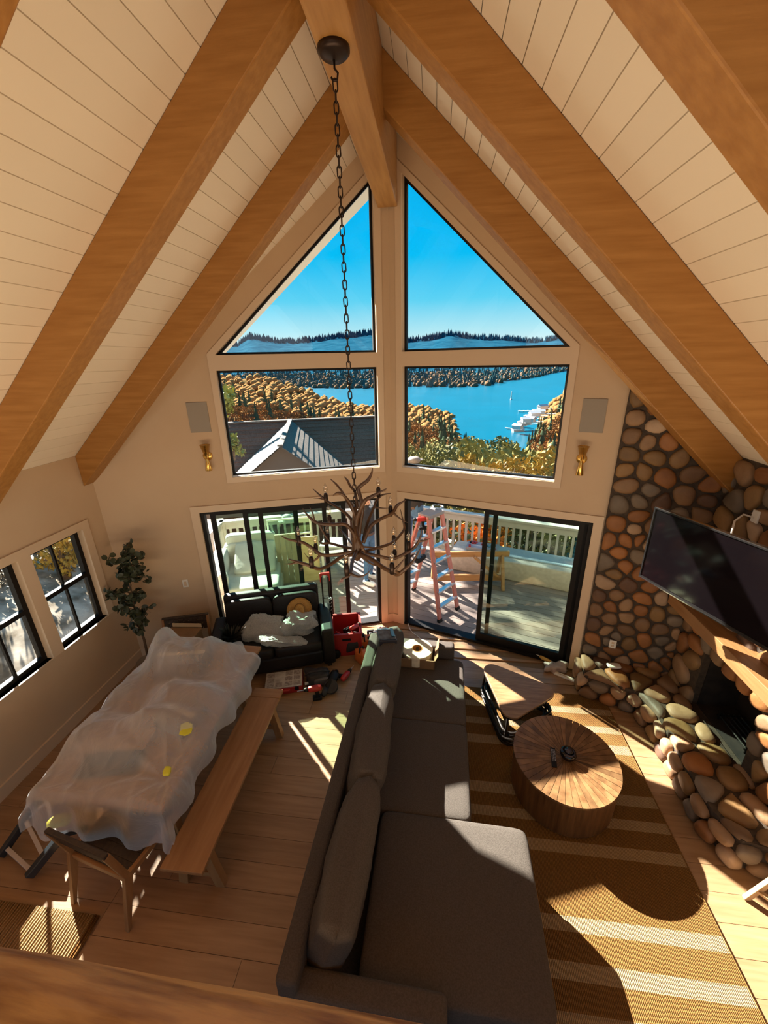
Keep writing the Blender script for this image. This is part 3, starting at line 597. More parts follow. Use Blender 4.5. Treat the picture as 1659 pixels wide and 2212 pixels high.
st = [(3.80, 3.885), (3.55, 3.635), (3.30, 3.405), (2.765, 2.87), (2.55, 2.64), (2.31, 2.405), (1.80, 1.89), (1.545, 1.64), (1.31, 1.40), (.80, .9), (.56, .65), (.3, .4)]
y1 = 4.09; X0, X1 = -.95, 1.04
for a, b in st+[(-.2, -.1)]:
    obj('field', G().bb((X0, b-2.4, .001), (X1, y1-2.4, .012)), JUTE, rug)
    if b > 0: obj('stripe', G().bb((X0, a-2.4, .001), (X1, b-2.4, .012)), JPALE, rug)
    y1 = a
obj('binding', G().tube([(X1, -2.2, .008), (X1, 1.69, .008), (X0, 1.69, .008)], .007, 6), JUTE, rug)
r2 = thing('braided_rug', 'thick braided jute rug corner in the sun beside the woven chair', 'rug', (-2.65, .9, 0))
for k in range(68):
    x = .79-k*.0225
    obj('braid', G().tube([(x+.03*(j/9.)*0, -.75+j*.0765*2 if 0 else -.75+j*(1.36/9), .014) for j in range(10)], [.0112+.0016*(-1)**(j+k) for j in range(10)], 6), JLIGHT if k > 1 else JUTE, r2, smooth=True)
# round drum table
DR = wood('drum_wood', (.17, .075, .025), (.075, .03, .010), 2, sc=10, rough=.4, bump=.4, k=14)
drum = thing('drum_table', 'round dark wood drum coffee table with sunburst plank top', 'coffee table', (1.85, 2.88, .012))
RX, RY = .462, .465
seg = 44
obj('body', G().lathe([(.44, 0), (.452, .02), (.455, .385), (.45, .39)], 64), DR, drum, smooth=False)
DT = M('drum_top', (.25, .13, .055), (.12, .056, .022), rough=.38, sc=9, bump=.25, bsc=22, rnd=.3)
for k in range(seg):
    a0 = 2*pi*k/seg+.004; a1 = 2*pi*(k+1)/seg-.004; am = (a0+a1)/2
    obj('wedge', G().prism([(.01*cos(am), .01*sin(am)), (RX*cos(a0), RY*sin(a0)), (RX*1.0005*cos(am), RY*1.0005*sin(am)), (RX*cos(a1), RY*sin(a1))], .388, .410+random.uniform(-.0008, .0008)), DT, drum)
# triangular side table on a hoop base
ti = thing('triangle_table', 'rounded triangle wooden side table on dark bent rattan hoop base', 'side table', (1.52, 3.69, .012))
def rtri(pts, r, n=7):
    out = []
    for i in range(len(pts)):
        a, b, c = Vector(pts[i-1]), Vector(pts[i]), Vector(pts[(i+1) % len(pts)]); u = (a-b).normalized(); v = (c-b).normalized(); bi = (u+v).normalized(); h = math.acos(max(-1, min(1, u.dot(v))))/2; ctr = b+bi*r/sin(h)
        s0 = atan2(*(b+u*r/tan(h)-ctr).yx); s1 = atan2(*(b+v*r/tan(h)-ctr).yx); dd = (s1-s0+pi) % (2*pi)-pi
        out += [tuple(ctr+Vector((cos(s0+dd*k/n), sin(s0+dd*k/n)))*r) for k in range(n+1)]
    return out
tp = rtri([(-.34, .46), (.53, .02), (-.14, -.50)], .11)
TT = M('tri_top', (.32, .185, .09), (.21, .11, .05), rough=.3, sc=3, st=(2, 14, 4), rnd=.05)
obj('tabletop', G().prism(tp, .385, .41), TT, ti, bev=.004)
obj('edge_band', G().prism([(x*1.004, y_*1.004) for x, y_ in tp], .375, .388), BLACK, ti)
for k in range(5):
    s_ = 1.0-.05*(k % 3); obj('hoop', G().tube([(x*s_+.02*sin(k*2), y_*s_+.02*cos(k*3), .02+.032*k+.008*sin(j*.6+k)) for j, (x, y_) in enumerate(tp+tp[:1])], .016, 7, False), BLACKM, ti, smooth=True)
for x, y_ in ((-.28, .36), (.40, .02), (-.12, -.38)): obj('leg', G().tube([(x, y_, 0), (x*.95, y_*.95, .2), (x*.9, y_*.9, .38)], .014, 8), BLACKM, ti, smooth=True)
# remote, dark object on the drum table
rc = thing('remote_control', 'black remote control with pale buttons on the round table', 'remote', (1.735, 2.855, .424), radians(-10))
obj('body', G().box((0, 0, .008), (.045, .2, .016)), BLACK, rc, bev=.005)
bt = M('buttons', (.30, .28, .29), rough=.6)
bg_ = G()
for i in range(3):
    for j in range(8): bg_.box((-.013+i*.013, -.04+j*.016, .0175), (.008, .009, .004))
obj('buttons', bg_, bt, rc)
bo = thing('dark_bowl', 'small round glossy dark ornament at the centre of the round table', 'ornament', (1.865, 2.875, .424))
GL = M('gloss_black', (.008, .005, .006), rough=.08)
obj('body', G().lathe([(.03, 0), (.06, .015), (.072, .045), (.066, .07), (.05, .082), (.045, .078)], 24), GL, bo, smooth=True); obj('knob', G().lathe([(.045, .078), (.03, .095), (.012, .1)], 16), GL, bo, smooth=True)
# box with tape roll on the sofa, tool case on the cushions
KR = M('cardboard', (.24, .13, .055), (.19, .10, .042), rough=.8, sc=4); PAPER = M('pale_paper', (.72, .62, .44), (.62, .52, .36), rough=.7, sc=30)
bx = thing('carton', 'low open brown carton holding the tape roll on the far sofa seat', 'box', (.45, 3.99, .485), radians(-3))
obj('panel', G().bb((-.20, -.17, 0), (.20, .17, .01)), KR, bx)
for a, b in (((-.20, -.17, 0), (.20, -.162, .13)), ((-.20, .162, 0), (.20, .17, .13)), ((-.20, -.17, 0), (-.192, .17, .13)), ((.192, -.17, 0), (.20, .17, .13))): obj('panel', G().bb(a, b), KR, bx)
obj('flap', G().add([(.20, -.17, .13), (.20, .17, .13), (.23, .17, .2), (.23, -.17, .2), (.205, -.17, .13), (.205, .17, .13), (.235, .17, .2), (.235, -.17, .2)], [(0, 1, 2, 3), (7, 6, 5, 4), (0, 4, 5, 1), (1, 5, 6, 2), (2, 6, 7, 3), (3, 7, 4, 0)]), KR, bx)
tr_ = thing('tape_roll', 'big round roll of drywall paper tape in the open carton on the sofa', 'tape roll', (.43, 4.0, .50))
obj('roll', G().lathe([(.068, .0), (.18, .0), (.185, .01), (.185, .13), (.18, .135), (.068, .135), (.066, .13), (.066, .005), (.068, 0)], 40, None, (0, 0, 0), False), PAPER, tr_, smooth=False)
obj('core', G().lathe([(.058, .0), (.066, .0), (.066, .137), (.058, .137), (.058, .0)], 30, None, (0, 0, 0), False), M('core_brown', (.30, .13, .04)), tr_); obj('core_floor', G().lathe([(.001, .002), (.06, .002), (.06, .006), (.001, .006)], 24), KR, tr_)
tcs = thing('tool_case', 'small dark blue lidded tool case lying on the far back cushion', 'tool case', (.085, 3.79, .905), radians(14))
R_ = Euler((radians(-8), radians(4), 0)).to_matrix()
obj('case', G().box((0, 0, .03), (.2, .27, .07), R_), M('case_dark', (.015, .014, .02), rough=.3), tcs, bev=.01)
obj('lid', G().box((0, .01, .068), (.19, .25, .01), R_), M('case_clear', (.10, .15, .2), (.02, .03, .05), rough=.12, sc=14), tcs, bev=.004)
obj('label_strip', G().box((.07, .02, .076), (.035, .17, .006), R_), M('label_blue', (.08, .30, .5), rough=.35), tcs)
obj('latch', G().box((0, -.137, .035), (.05, .012, .03), R_), BLACKM, tcs, bev=.003)
bk = thing('paper_pad', 'white and red printed pad lying beyond the tool case on the sofa arm', 'pad', (.13, 4.07, .755), radians(15))
obj('cover', G().box((0, 0, .012), (.17, .14, .012), Euler((.25, 0, 0)).to_matrix()), WHITE, bk); obj('red_band', G().box((.045, .01, .022), (.035, .11, .004), Euler((.25, 0, 0)).to_matrix()), M('red_print', (.55, .07, .05)), bk)
# ================================================================ dining side
tb = thing('dining_table', 'long light oak dining table under the plastic sheet by the left wall', 'table', (-1.95, 2.78, 0))
obj('tabletop', G().bb((-.53, -.95, .72), (.55, .80, .76)), OAKY, tb, bev=.006); obj('end_board', G().bb((-.53, .803, .72), (.55, .93, .76)), OAKX, tb, bev=.006)
for sy in (-.72, .68):
    for sx_ in (-.40, .40): obj('leg', G().bar((sx_*1.02, sy, 0), (sx_*.55, sy, .72), .09, .07, (0, 1, 0)), OAKZ, tb)
    obj('cross_beam', G().box((0, sy, .68), (.8, .08, .07)), OAKX, tb)
obj('stretcher', G().box((0, 0, .34), (.07, 1.4, .09)), OAKY, tb)
# goods that make the bumps under the sheet
def crate_box(c, d, rz, lab):
    t = thing('packed_box', lab, 'box', c, rz)
    obj('carton', G().box((0, 0, d[2]/2), d), KR, t, bev=.004); obj('tape_strip', G().box((0, 0, d[2]+.0005), (d[0]+.002, .05, .002)), M('packing_tape', (.50, .34, .17), rough=.3), t)
crate_box((-2.10, 3.28, .76), (.5, .36, .20), .2, 'brown box under the far end of the plastic sheet on the table')
crate_box((-1.72, 2.62, .76), (.36, .3, .13), -.3, 'low brown box under the middle of the plastic sheet')
obj('wrapped_board', G().box((0, 0, .035), (.58, .20, .07), Euler((0, 0, .16)).to_matrix()), OAKX, loc=(-2.13, 2.33, .76), bev=.01, label='oak board lying crosswise under the plastic sheet near the chair end', cat='board')
obj('dark_tray', G().box((0, 0, .02), (.5, .2, .04), Euler((0, 0, .2)).to_matrix()), BLACK, loc=(-2.05, 2.13, .76), bev=.01, label='flat dark tray under the plastic sheet in front of the oak board', cat='tray')
# plastic sheet
NX, NY = 84, 120; hwx, hwy = .55, .92
def bump(a, b):
    h = .03
    for (x, y, sx_, sy_, H) in ((-.15, .52, .30, .24, .27), (.24, .62, .16, .18, .16), (-.42, .60, .10, .16, .18), (.22, -.15, .30, .27, .17), (-.2, -.44, .46, .20, .13), (-.45, .1, .14, .3, .10), (.1, .2, .4, .25, .07)):
        h += H*math.exp(-((a-x)/sx_)**4*.8-((b-y)/sy_)**4*.8)
    p = Vector((a*2.6, b*2.6, 3.1))
    h += .045*abs(noise.noise(p*1.1))+.006*noise.noise(p*4+Vector((5, 0, 0)))
    f = noise.noise(p*.9+Vector((9, 2, 0)))*2
    h += .012*(1-abs(sin(a*7+b*3+f*3)))**4+.010*(1-abs(sin(b*8-a*4+f*3.5)))**4
    # pulled folds that run to the tape knot
    ka, kb = .46, -.72; d = hypot(a-ka, b-kb); an = atan2(b-kb, a-ka)
    h += .035*math.exp(-d*2.0)*min(1, d*6)*(1-abs(sin(an*4.5)))**2-.03*math.exp(-d*7)
    return h
V = []
for j in range(NY+1):
    b0_ = -1.28
    for i in range(NX+1):
        b = b0_+(2.20-.34*max(0, (i/NX-.55)/.45)**2+.05*sin(i*.35))*j/NY
        wob = .05*sin(b*5+1)+.03*sin(b*11); a = (-.71-wob*.6)+(1.47+wob*.9)*i/NX
        ex = max(0, abs(a)-hwx); ey = max(0, -b-hwy); d = hypot(ex, ey)
        x = max(-hwx, min(hwx, a)); y = max(-hwy, min(2, b)); zz = .765+bump(max(-hwx-.0, min(hwx, a)), max(-hwy, b))
        e = sqrt(d)
        nd = max(d, 1e-6); out = .05*min(1, d*12)+.20*d+.035*sin((b if ex > ey else a)*17+2)*min(1, d*5)
        x += math.copysign(ex/nd*out, a); y -= ey/nd*out
        zz -= .88*d*(1+.10*sin(a*9+b*6))
        V.append((x, y, zz))
F = [(j*(NX+1)+i, j*(NX+1)+i+1, (j+1)*(NX+1)+i+1, (j+1)*(NX+1)+i) for j in range(NY) for i in range(NX)]
SHEET = sheer('plastic_sheet', (.74, .74, .77), .30, .28, .45, .55, 5)
ps = thing('plastic_sheet', 'big crumpled translucent plastic dust sheet draped over the dining table', 'plastic sheet', (-1.96, 2.78, 0))
obj('film', G().add(V, F), SHEET, ps, smooth=True, sub=1)
YEL = M('yellow_tape', (.62, .55, .03), rough=.5)
for c, d, r, on in (((.50, -.74, .90), (.055, .07, .03), .3, 1), ((-.33, -.98, .56), (.16, .09, .05), .5, 1), ((.43, -.36, .905), (.10, .12, .012), .4, 1)):
    obj('tape_patch', G().sup((0, 0, 0), d, .6, .6, 12, 8, Euler((.3, .2, r)).to_matrix(), .3, c[0]*9), YEL, ps, smooth=True, loc=c, label='yellow tape')
# bench
bn = thing('oak_bench', 'long light oak bench with trestle legs beside the sheeted table', 'bench', (-1.20, 2.51, 0), radians(.8))
obj('seat', G().bb((-.165, -.875, .42), (.165, .745, .455)), OAKY, bn, bev=.005); obj('end_board', G().bb((-.165, .748, .42), (.165, .875, .455)), OAKX, bn, bev=.005)
for sy in (-.70, .66):
    for s_ in (-1, 1): obj('leg', G().bar((s_*.155, sy, 0), (s_*.085, sy, .42), .075, .06, (0, 1, 0)), OAKZ, bn)
    obj('crosspiece', G().box((0, sy, .385), (.26, .07, .06)), OAKX, bn); obj('crosspiece', G().box((0, sy, .14), (.22, .05, .05)), OAKX, bn)
obj('stretcher', G().box((0, 0, .15), (.05, 1.4, .07)), OAKY, bn)
# woven chairs
STRAP = M('woven_strap', (.055, .032, .018), (.03, .017, .01), rough=.6, sc=40)
def woven_chair(lab, loc, rz):
    c = thing('woven_chair', lab, 'chair', loc, rz, 'woven oak dining chairs')
    hw_ = .275
    for s_ in (-1, 1):
        obj('leg', G().hexa([(s_*hw_-.018, -.365, 0), (s_*hw_+.018, -.365, 0), (s_*hw_+.018, -.335, 0), (s_*hw_-.018, -.335, 0), (s_*hw_-.016, -.265, .46), (s_*hw_+.016, -.265, .46), (s_*hw_+.016, -.19, .46), (s_*hw_-.016, -.19, .46)]), OAKZ, c, bev=.004)
        obj('leg', G().hexa([(s_*hw_-.018, .20, 0), (s_*hw_+.018, .20, 0), (s_*hw_+.018, .23, 0), (s_*hw_-.018, .23, 0), (s_*hw_-.016, .18, .45), (s_*hw_+.016, .18, .45), (s_*hw_+.016, .25, .45), (s_*hw_-.016, .25, .45)]), OAKZ, c, bev=.004)
        obj('side_rail', G().bar((s_*hw_, -.25, .43), (s_*hw_, .24, .42), .03, .05), OAKY, c, bev=.004)
        obj('back_post', G().bar((s_*hw_, -.24, .44), (s_*hw_, -.31, .78), .03, .045, (0, 1, 0)), OAKZ, c, bev=.005)
    obj('seat_rail', G().bar((-hw_, -.24, .40), (hw_, -.24, .40), .03, .05), OAKX, c, bev=.004); obj('seat_rail', G().bar((-hw_, .23, .43), (hw_, .23, .43), .03, .04), OAKX, c, bev=.004)
    obj('top_rail', G().bar((-hw_-.012, -.312, .785), (hw_+.012, -.312, .785), .035, .03), STRAP, c, bev=.006)
    for k in range(9):
        x = -.235+k*.0588
        obj('back_strap', G().bar((x, -.272, .60), (x, -.307, .775), .05, .012, (0, 1, 0)), STRAP, c)
        obj('seat_strap', G().bar((x, -.235, .443), (x, .235, .447), .057, .006), STRAP, c)
    for k in range(7): obj('cross_strap', G().bar((-.26, -.2+k*.066, .449), (.26, -.2+k*.066, .449), .063, .005), STRAP, c)
    for k in range(3): obj('cross_strap', G().bar((-.265, -.282-.011*k, .64+.055*k), (.265, -.282-.011*k, .64+.055*k), .012, .045, (0, 0, 1)), STRAP, c)
woven_chair('woven oak chair nearest the camera, its back turned to the camera', (-1.79, 1.86, 0), radians(-11))
woven_chair('dark woven chair in the far corner beside the leather loveseat', (-2.53, 3.86, 0), radians(198))
cb = thing('cardboard_box', 'closed brown cardboard box on the seat of the far woven chair', 'box', (-2.53, 3.87, .455), radians(4))
obj('carton', G().box((0, 0, .13), (.40, .30, .26)), KR, cb, bev=.004); obj('flap', G().box((-.0, -.075, .263), (.40, .148, .004)).box((0, .075, .263), (.40, .148, .004)), KR, cb); obj('flap', G().box((.0, .17, .285), (.38, .01, .05)), M('carton_inside', (.62, .47, .29), rough=.7), cb)
# folded work stand at the far left
ws = thing('folding_work_stand', 'dark folding step stand with pale crossbars at the left edge', 'step stand', (-2.70, 1.90, 0))
DK = M('stand_dark', (.03, .035, .04), rough=.25); GRY = M('stand_bar', (.55, .47, .42), rough=.4)
B = Vector((-2.70, 1.90, 0))
ra = [Vector((-2.98, 1.76, .045)), Vector((-2.90, 2.22, .26))]; rb = [Vector((-2.60, 1.66, .05)), Vector((-2.47, 1.86, .20))]
obj('side_rail', G().bar(ra[0]-B-(ra[1]-ra[0])*.0, ra[1]-B, .04, .07), DK, ws, bev=.006); obj('side_rail', G().bar(rb[0]-B, rb[1]-B, .05, .07), DK, ws, bev=.006)
for f in (.12, .5, .92):
    obj('crossbar', G().bar(ra[0].lerp(ra[1], f)-B, rb[0].lerp(rb[1], f)-B, .03, .02), GRY, ws, bev=.003)
obj('brace', G().bar(ra[0].lerp(ra[1], .5)-B, ra[0].lerp(ra[1], .92)-B+Vector((.1, .0, -.02)), .02, .015), GRY, ws)
obj('rear_leg', G().bar(ra[1]-B, Vector((-2.82, 2.42, .02))-B, .035, .035), DK, ws); obj('rear_leg', G().bar(rb[1]-B+Vector((-.03, .02, 0)), Vector((-2.40, 2.08, .02))-B, .035, .035), DK, ws)
# eucalyptus in the corner
LEAF = M('eucalyptus_leaf', (.03, .038, .018), (.06, .068, .028), rough=.5, sc=9, rnd=.2); BARK = M('bark', (.17, .10, .05), (.10, .055, .03), rough=.8, sc=20)
eu = thing('eucalyptus_tree', 'slim potted eucalyptus tree with round grey green leaves in the left corner', 'plant', (-3.06, 3.86, 0))
obj('pot', G().lathe([(.10, 0), (.13, .02), (.15, .28), (.14, .29), (.13, .26)], 24), M('pot', (.25, .2, .16), rough=.6), eu, smooth=True)
tr_ = [(0, 0, .25), (.0, .02, .6), (-.04, .04, .9), (-.03, .05, 1.2), (.0, .05, 1.5), (.05, .04, 1.8)]
gb = G().tube(tr_, [.016, .015, .013, .011, .008, .004], 7)
gl = G(); rs = random.Random(4); tips = []
for i in range(38):
    t = rs.uniform(.30, 1); k = t*(len(tr_)-1.01); j = int(k); p0 = Vector(tr_[j]).lerp(Vector(tr_[j+1]), k-j)
    a = rs.uniform(0, 2*pi); L = rs.uniform(.12, .36)*(1.15-.5*t); d = Vector((cos(a), sin(a)*.7, rs.uniform(-.1, .65)))
    p0 = p0+Vector((0, 0, 0)); p1 = p0+d*L; gb.tube([p0, p0.lerp(p1, .5)+Vector((0, 0, .03)), p1], [.005, .004, .002], 5)
    for m in range(16):
        f = rs.uniform(.25, 1.05); c = p0.lerp(p1, f)+Vector((rs.uniform(-.05, .05), rs.uniform(-.05, .05), rs.uniform(-.05, .05))); r = rs.uniform(.024, .04)
        R = Euler((rs.uniform(-1.3, 1.3), rs.uniform(-1.3, 1.3), rs.uniform(0, 6))).to_matrix()
        gl.add([c+R @ Vector((r*.95*cos(q*pi/3.5), r*sin(q*pi/3.5), .25*r*abs(cos(q*pi/3.5)))) for q in range(7)], [tuple(range(7))])
obj('trunk', gb, BARK, eu, smooth=True); obj('foliage', gl, LEAF, eu, kind='stuff')
# leather loveseat along the left sliding door
la = radians(19.5)
LEA = M('black_leather', (.010, .007, .006), (.016, .012, .010), rough=.48, spec=.3, sc=60, bump=.12, bsc=200)
lv = thing('leather_loveseat', 'black leather loveseat in front of the left sliding door', 'loveseat', (-1.53, 4.38, 0), la)
obj('base', G().bb((-.62, -.36, .08), (.62, .26, .30)), LEA, lv, bev=.03)
for s_ in (-1, 1): obj('arm', G().bb((s_*.62, -.37, .06), (s_*.78, .30, .62)), LEA, lv, bev=.035, seg=4)
obj('backrest', G().hexa([(-.64, .20, .25), (.64, .20, .25), (.64, .33, .25), (-.64, .33, .25), (-.64, .28, .93), (.64, .28, .93), (.64, .40, .93), (-.64, .40, .93)]), LEA, lv, bev=.04, seg=4)
for s_ in (-1, 1):
    obj('seat_cushion', G().sup((s_*.31, -.08, .37), (.63, .60, .17), .3, .2, 24, 12), LEA, lv, smooth=True)
    obj('back_cushion', G().sup((s_*.31, .205, .66), (.62, .12, .46), .35, .25, 24, 12, Euler((-.11, 0, 0)).to_matrix()), LEA, lv, smooth=True)
for x, y_ in ((-.7, -.3), (.7, -.3), (-.7, .24), (.7, .24)): obj('leg', G().box((x, y_, .035), (.05, .05, .07)), LEG, lv)
Lm = Matrix.Translation((-1.53, 4.38, 0)) @ Matrix.Rotation(la, 4, 'Z')
# straw hat
STRAW = M('straw', (.50, .27, .06), (.38, .19, .04), rough=.7, sc=60, bump=.4, bsc=120)
ht = thing('straw_hat', 'wide brimmed straw hat leaning on the black leather backrest', 'hat', Lm @ Vector((.36, .10, .68)), la)
Rh = Euler((radians(72), 0, radians(4))).to_matrix()
obj('brim', G().lathe([(.085, .0), (.12, -.004), (.17, .012), (.172, .016), (.12, .002), (.085, .006)], 36, Rh), STRAW, ht, smooth=True)
cg = G(); n = 24
V = []
for r, z in ((.088, .0), (.084, .05), (.074, .085), (.055, .10), (.02, .092)):
    for k in range(n):
        a = 2*pi*k/n; x = r*cos(a)*.82; y_ = r*sin(a); zz = z-(.028*math.exp(-(x/.02)**2) if z > .08 else 0)
        V.append(Rh @ Vector((x, y_, zz)))
F = [(j*n+k, j*n+(k+1) % n, (j+1)*n+(k+1) % n, (j+1)*n+k) for j in range(4) for k in range(n)]+[tuple(range(4*n, 5*n))]
obj('crown', cg.add(V, F), STRAW, ht, smooth=True); obj('hat_band', G().lathe([(.089, .004), (.0875, .02), (.086, .02), (.088, .004)], 24, Rh @ Matrix.Diagonal((.83, 1.01, 1)).to_3x3()), M('hat_band', (.10, .05, .02)), ht)
# bubble wrap bundles
BUB = sheer('bubble_wrap', (.86, .86, .83), .42, .2, 1.0, .5, 55)
def bundle(lab, loc, d, rot, sd, wob=.5):
    g = G().sup((0, 0, 0), d, .55, .4, 72, 44, None, wob, sd); R = Euler(rot).to_matrix()
    for i, v in enumerate(g.v):
        p = Vector(v); q = p*9+Vector((sd, 2*sd, 0)); f = abs(noise.noise(q))*.05-abs(noise.noise(q*2.3))*.03+.012*noise.noise(q*5)
        g.v[i] = tuple(R @ (p+p.normalized()*f))
    return obj('bubble_wrap', g, BUB, smooth=True, loc=loc, label=lab, cat='bubble wrap')
bundle('flat bubble wrap bag on the loveseat, the left one of two', Lm @ Vector((-.12, -.05, .56)), (.50, .16, .38), (radians(-38), .1, .15), 2.0, .3)
bundle('bunched bubble wrap on the loveseat below the straw hat', Lm @ Vector((.36, -.05, .56)), (.40, .26, .26), (.2, .35, .5), 5.0, .6)
bundle('long strip of bubble wrap hanging over the front edge of the loveseat', Lm @ Vector((.12, -.28, .49)), (.62, .14, .10), (.1, .24, .35), 8.0, .4)
pl_ = thing('dark_houseplant', 'small dark leafy houseplant on the loveseat left end', 'plant', Lm @ Vector((-.52, -.14, .455)))
obj('pot', G().lathe([(.05, 0), (.065, .1), (.06, .1)], 16), BLACK, pl_)
gl = G()
for i in range(60):
    a = rs.uniform(0, 6.28); e = rs.uniform(.2, 1.4); d = Vector((cos(a)*cos(e), sin(a)*cos(e), sin(e))); c = Vector((0, 0, .09)); L = rs.uniform(.12, .27); s_ = d.cross(Vector((0, 0, 1))).normalized()*.014
    gl.add([c+s_*.3, c-s_*.3, c+d*L*.6-s_, c+d*L, c+d*L*.6+s_], [(0, 1, 2, 3, 4)])
obj('foliage', gl, M('dark_leaf', (.02, .02, .012), rough=.5), pl_, kind='stuff')
# ================================================================ tools on the floor
RED = M('tool_red', (.42, .02, .015), rough=.4); REDP = M('red_plastic', (.36, .015, .012), rough=.5); ORANGE = M('orange', (.55, .12, .02), rough=.5); STEEL = M('steel', (.5, .48, .46), rough=.3, metal=1)
# red crate
cr_ = thing('red_crate', 'red open plastic crate full of tools beside the leather loveseat', 'crate', (-.62, 4.76, 0), radians(13))
W2, D2, H2 = .20, .235, .36
for nm, a, b in (('side_panel', (-W2, -D2, 0), (W2, -D2+.014, H2)), ('side_panel', (-W2, D2-.014, 0), (W2, D2, H2)), ('side_panel', (-W2, -D2, 0), (-W2+.014, D2, H2)), ('side_panel', (W2-.014, -D2, 0), (W2, D2, H2)), ('bottom_panel', (-W2, -D2, 0), (W2, D2, .014))): obj(nm, G().bb(a, b), REDP, cr_)
obj('rim', G().holes([(-W2-.02, -D2-.02), (W2+.02, -D2-.02), (W2+.02, D2+.02), (-W2-.02, D2+.02)], [[(-W2+.012, -D2+.012), (W2-.012, -D2+.012), (W2-.012, D2-.012), (-W2+.012, D2-.012)]], lambda x, y, z: (x, y, z), H2-.012, H2+.012), REDP, cr_, bev=.004)
for x in (-.2, .2): obj('rib', G().box((x, -D2-.006, .17), (.02, .012, .33)), REDP, cr_)
obj('grip_hole', G().box((0, -D2-.002, .27), (.12, .008, .03)), BLACK, cr_)
obj('wheel', G().lathe([(.02, -.02), (.065, -.018), (.07, 0), (.065, .018), (.02, .02)], 20, Euler((pi/2, 0, 0)).to_matrix(), (-.16, -D2-.035, .07)), BLACK, cr_, smooth=True)
def drill(lab, loc, rz, tip=(0, 0, 0)):
    t = thing('cordless_drill', lab, 'drill', loc, rz); t.rotation_euler = (tip[0], tip[1], rz)
    obj('body', G().sup((0, 0, .17), (.17, .06, .07), .5, .5, 16, 10), RED, t, smooth=True); obj('handle', G().hexa([(-.05, -.018, .035), (-.01, -.018, .035), (-.01, .018, .035), (-.05, .018, .035), (-.045, -.02, .15), (.005, -.02, .15), (.005, .02, .15), (-.045, .02, .15)]), BLACK, t, bev=.006)
    obj('battery', G().box((-.02, 0, .022), (.11, .07, .044)), BLACK, t, bev=.006)
    Ry = Euler((0, pi/2, 0)).to_matrix(); obj('chuck', G().lathe([(.026, .08), (.026, .11), (.016, .135)], 16, Ry, (0, 0, .17)), BLACKM, t, smooth=True); obj('bit', G().lathe([(.005, .13), (.004, .21)], 8, Ry, (0, 0, .17)), STEEL, t)
drill('red and black cordless drill standing on the oak floor before the parts organizer', (-.80, 3.72, 0), radians(198))
drill('red cordless drill lying on the pile of tools in the red crate', (-.60, 4.70, .30), radians(60), (.9, .2))
drill('red cordless drill lying on the floor behind the red crate by the door post', (-.30, 5.06, .035), radians(15), (1.45, 0))
drill('dark red cordless driver on the floor in front of the red crate', (-.66, 4.14, .035), radians(70), (1.45, 0))
for nm, lab, loc, d, m, r in (('hand_sander', 'black and red hand sander inside the red crate', (-.74, 4.66, .20), (.13, .10, .12), BLACK, .4), ('tool_bag', 'dark folded tool bag inside the red crate', (-.52, 4.66, .13), (.2, .26, .22), M('bag_dark', (.03, .02, .018), rough=.8), .2)):
    t = thing(nm, lab, 'tool bag' if 'bag' in nm else 'sander', loc, r); obj('body', G().sup((0, 0, 0), d, .5, .4, 18, 10, None, .2, r*7), m, t, smooth=True); obj('strap', G().tube([(-d[0]*.4, 0, d[2]*.4), (0, 0, d[2]*.8), (d[0]*.4, 0, d[2]*.4)], .01, 6), RED, t, smooth=True)
# pile between crate and door post
def ball(nm, lab, cat, loc, d, m, sd, m2=None):
    t = thing(nm, lab, cat, loc, sd); obj('body', G().sup((0, 0, d[2]/2), d, .5, .45, 18, 10, None, .35, sd), m, t, smooth=True)
    obj('handle', G().tube([(-d[0]*.35, 0, d[2]*.8), (-.2*d[0], 0, d[2]*1.25), (.2*d[0], 0, d[2]*1.25), (d[0]*.35, 0, d[2]*.8)], .011, 7), m2 or BLACK, t, smooth=True); return t
ball('circular_saw', 'dark circular saw on the floor between the red crate and the grey sofa', 'saw', (-.20, 4.80, 0), (.26, .18, .18), BLACK, 1.0, STEEL)
ball('nail_gun', 'orange nail gun lying beside the red crate', 'nail gun', (-.36, 4.72, 0), (.13, .26, .17), ORANGE, 2.0)
ball('jigsaw', 'small red jigsaw on the floor behind the sofa arm by the door post', 'saw', (-.11, 5.0, 0), (.22, .10, .13), RED, 3.0, STEEL)
ball('orange_case', 'orange and brown tool pouch against the grey sofa back', 'tool pouch', (-.34, 4.42, 0), (.13, .2, .2), ORANGE, 4.1)
ball('grinder', 'black angle grinder with pale disc on the floor near the door post', 'grinder', (-.15, 4.58, 0), (.13, .2, .1), BLACK, 5.0, STEEL)
# dolly
dl = thing('hand_dolly', 'black hand dolly with red grip standing at the loveseat arm', 'dolly', (-.86, 4.72, 0), radians(19))
for s_ in (-1, 1): obj('rail', G().tube([(s_*.05, .02, .02), (s_*.045, .12, 1.08)], .011, 8), BLACKM, dl)
obj('grip', G().bar((-.055, .125, 1.0), (-.055, .13, 1.12), .03, .03).bar((.055, .125, 1.0), (.055, .13, 1.12), .03, .03).bar((-.07, .13, 1.12), (.07, .13, 1.12), .035, .035), RED, dl, bev=.006)
for z in (.25, .5, .75): obj('crossbar', G().tube([(-.05, .04+z*.08, z), (.05, .04+z*.08, z)], .009, 6), BLACKM, dl)
obj('clamp', G().box((.05, .05, .62), (.04, .05, .3)), BLACK, dl, bev=.008); obj('foot_plate', G().box((0, -.05, .012), (.2, .16, .012)), BLACKM, dl)
obj('spring', G().tube([(.05+.018*cos(k*.9), .03+.018*sin(k*.9), .55+k*.008) for k in range(30)], .004, 5), STEEL, dl, smooth=True)
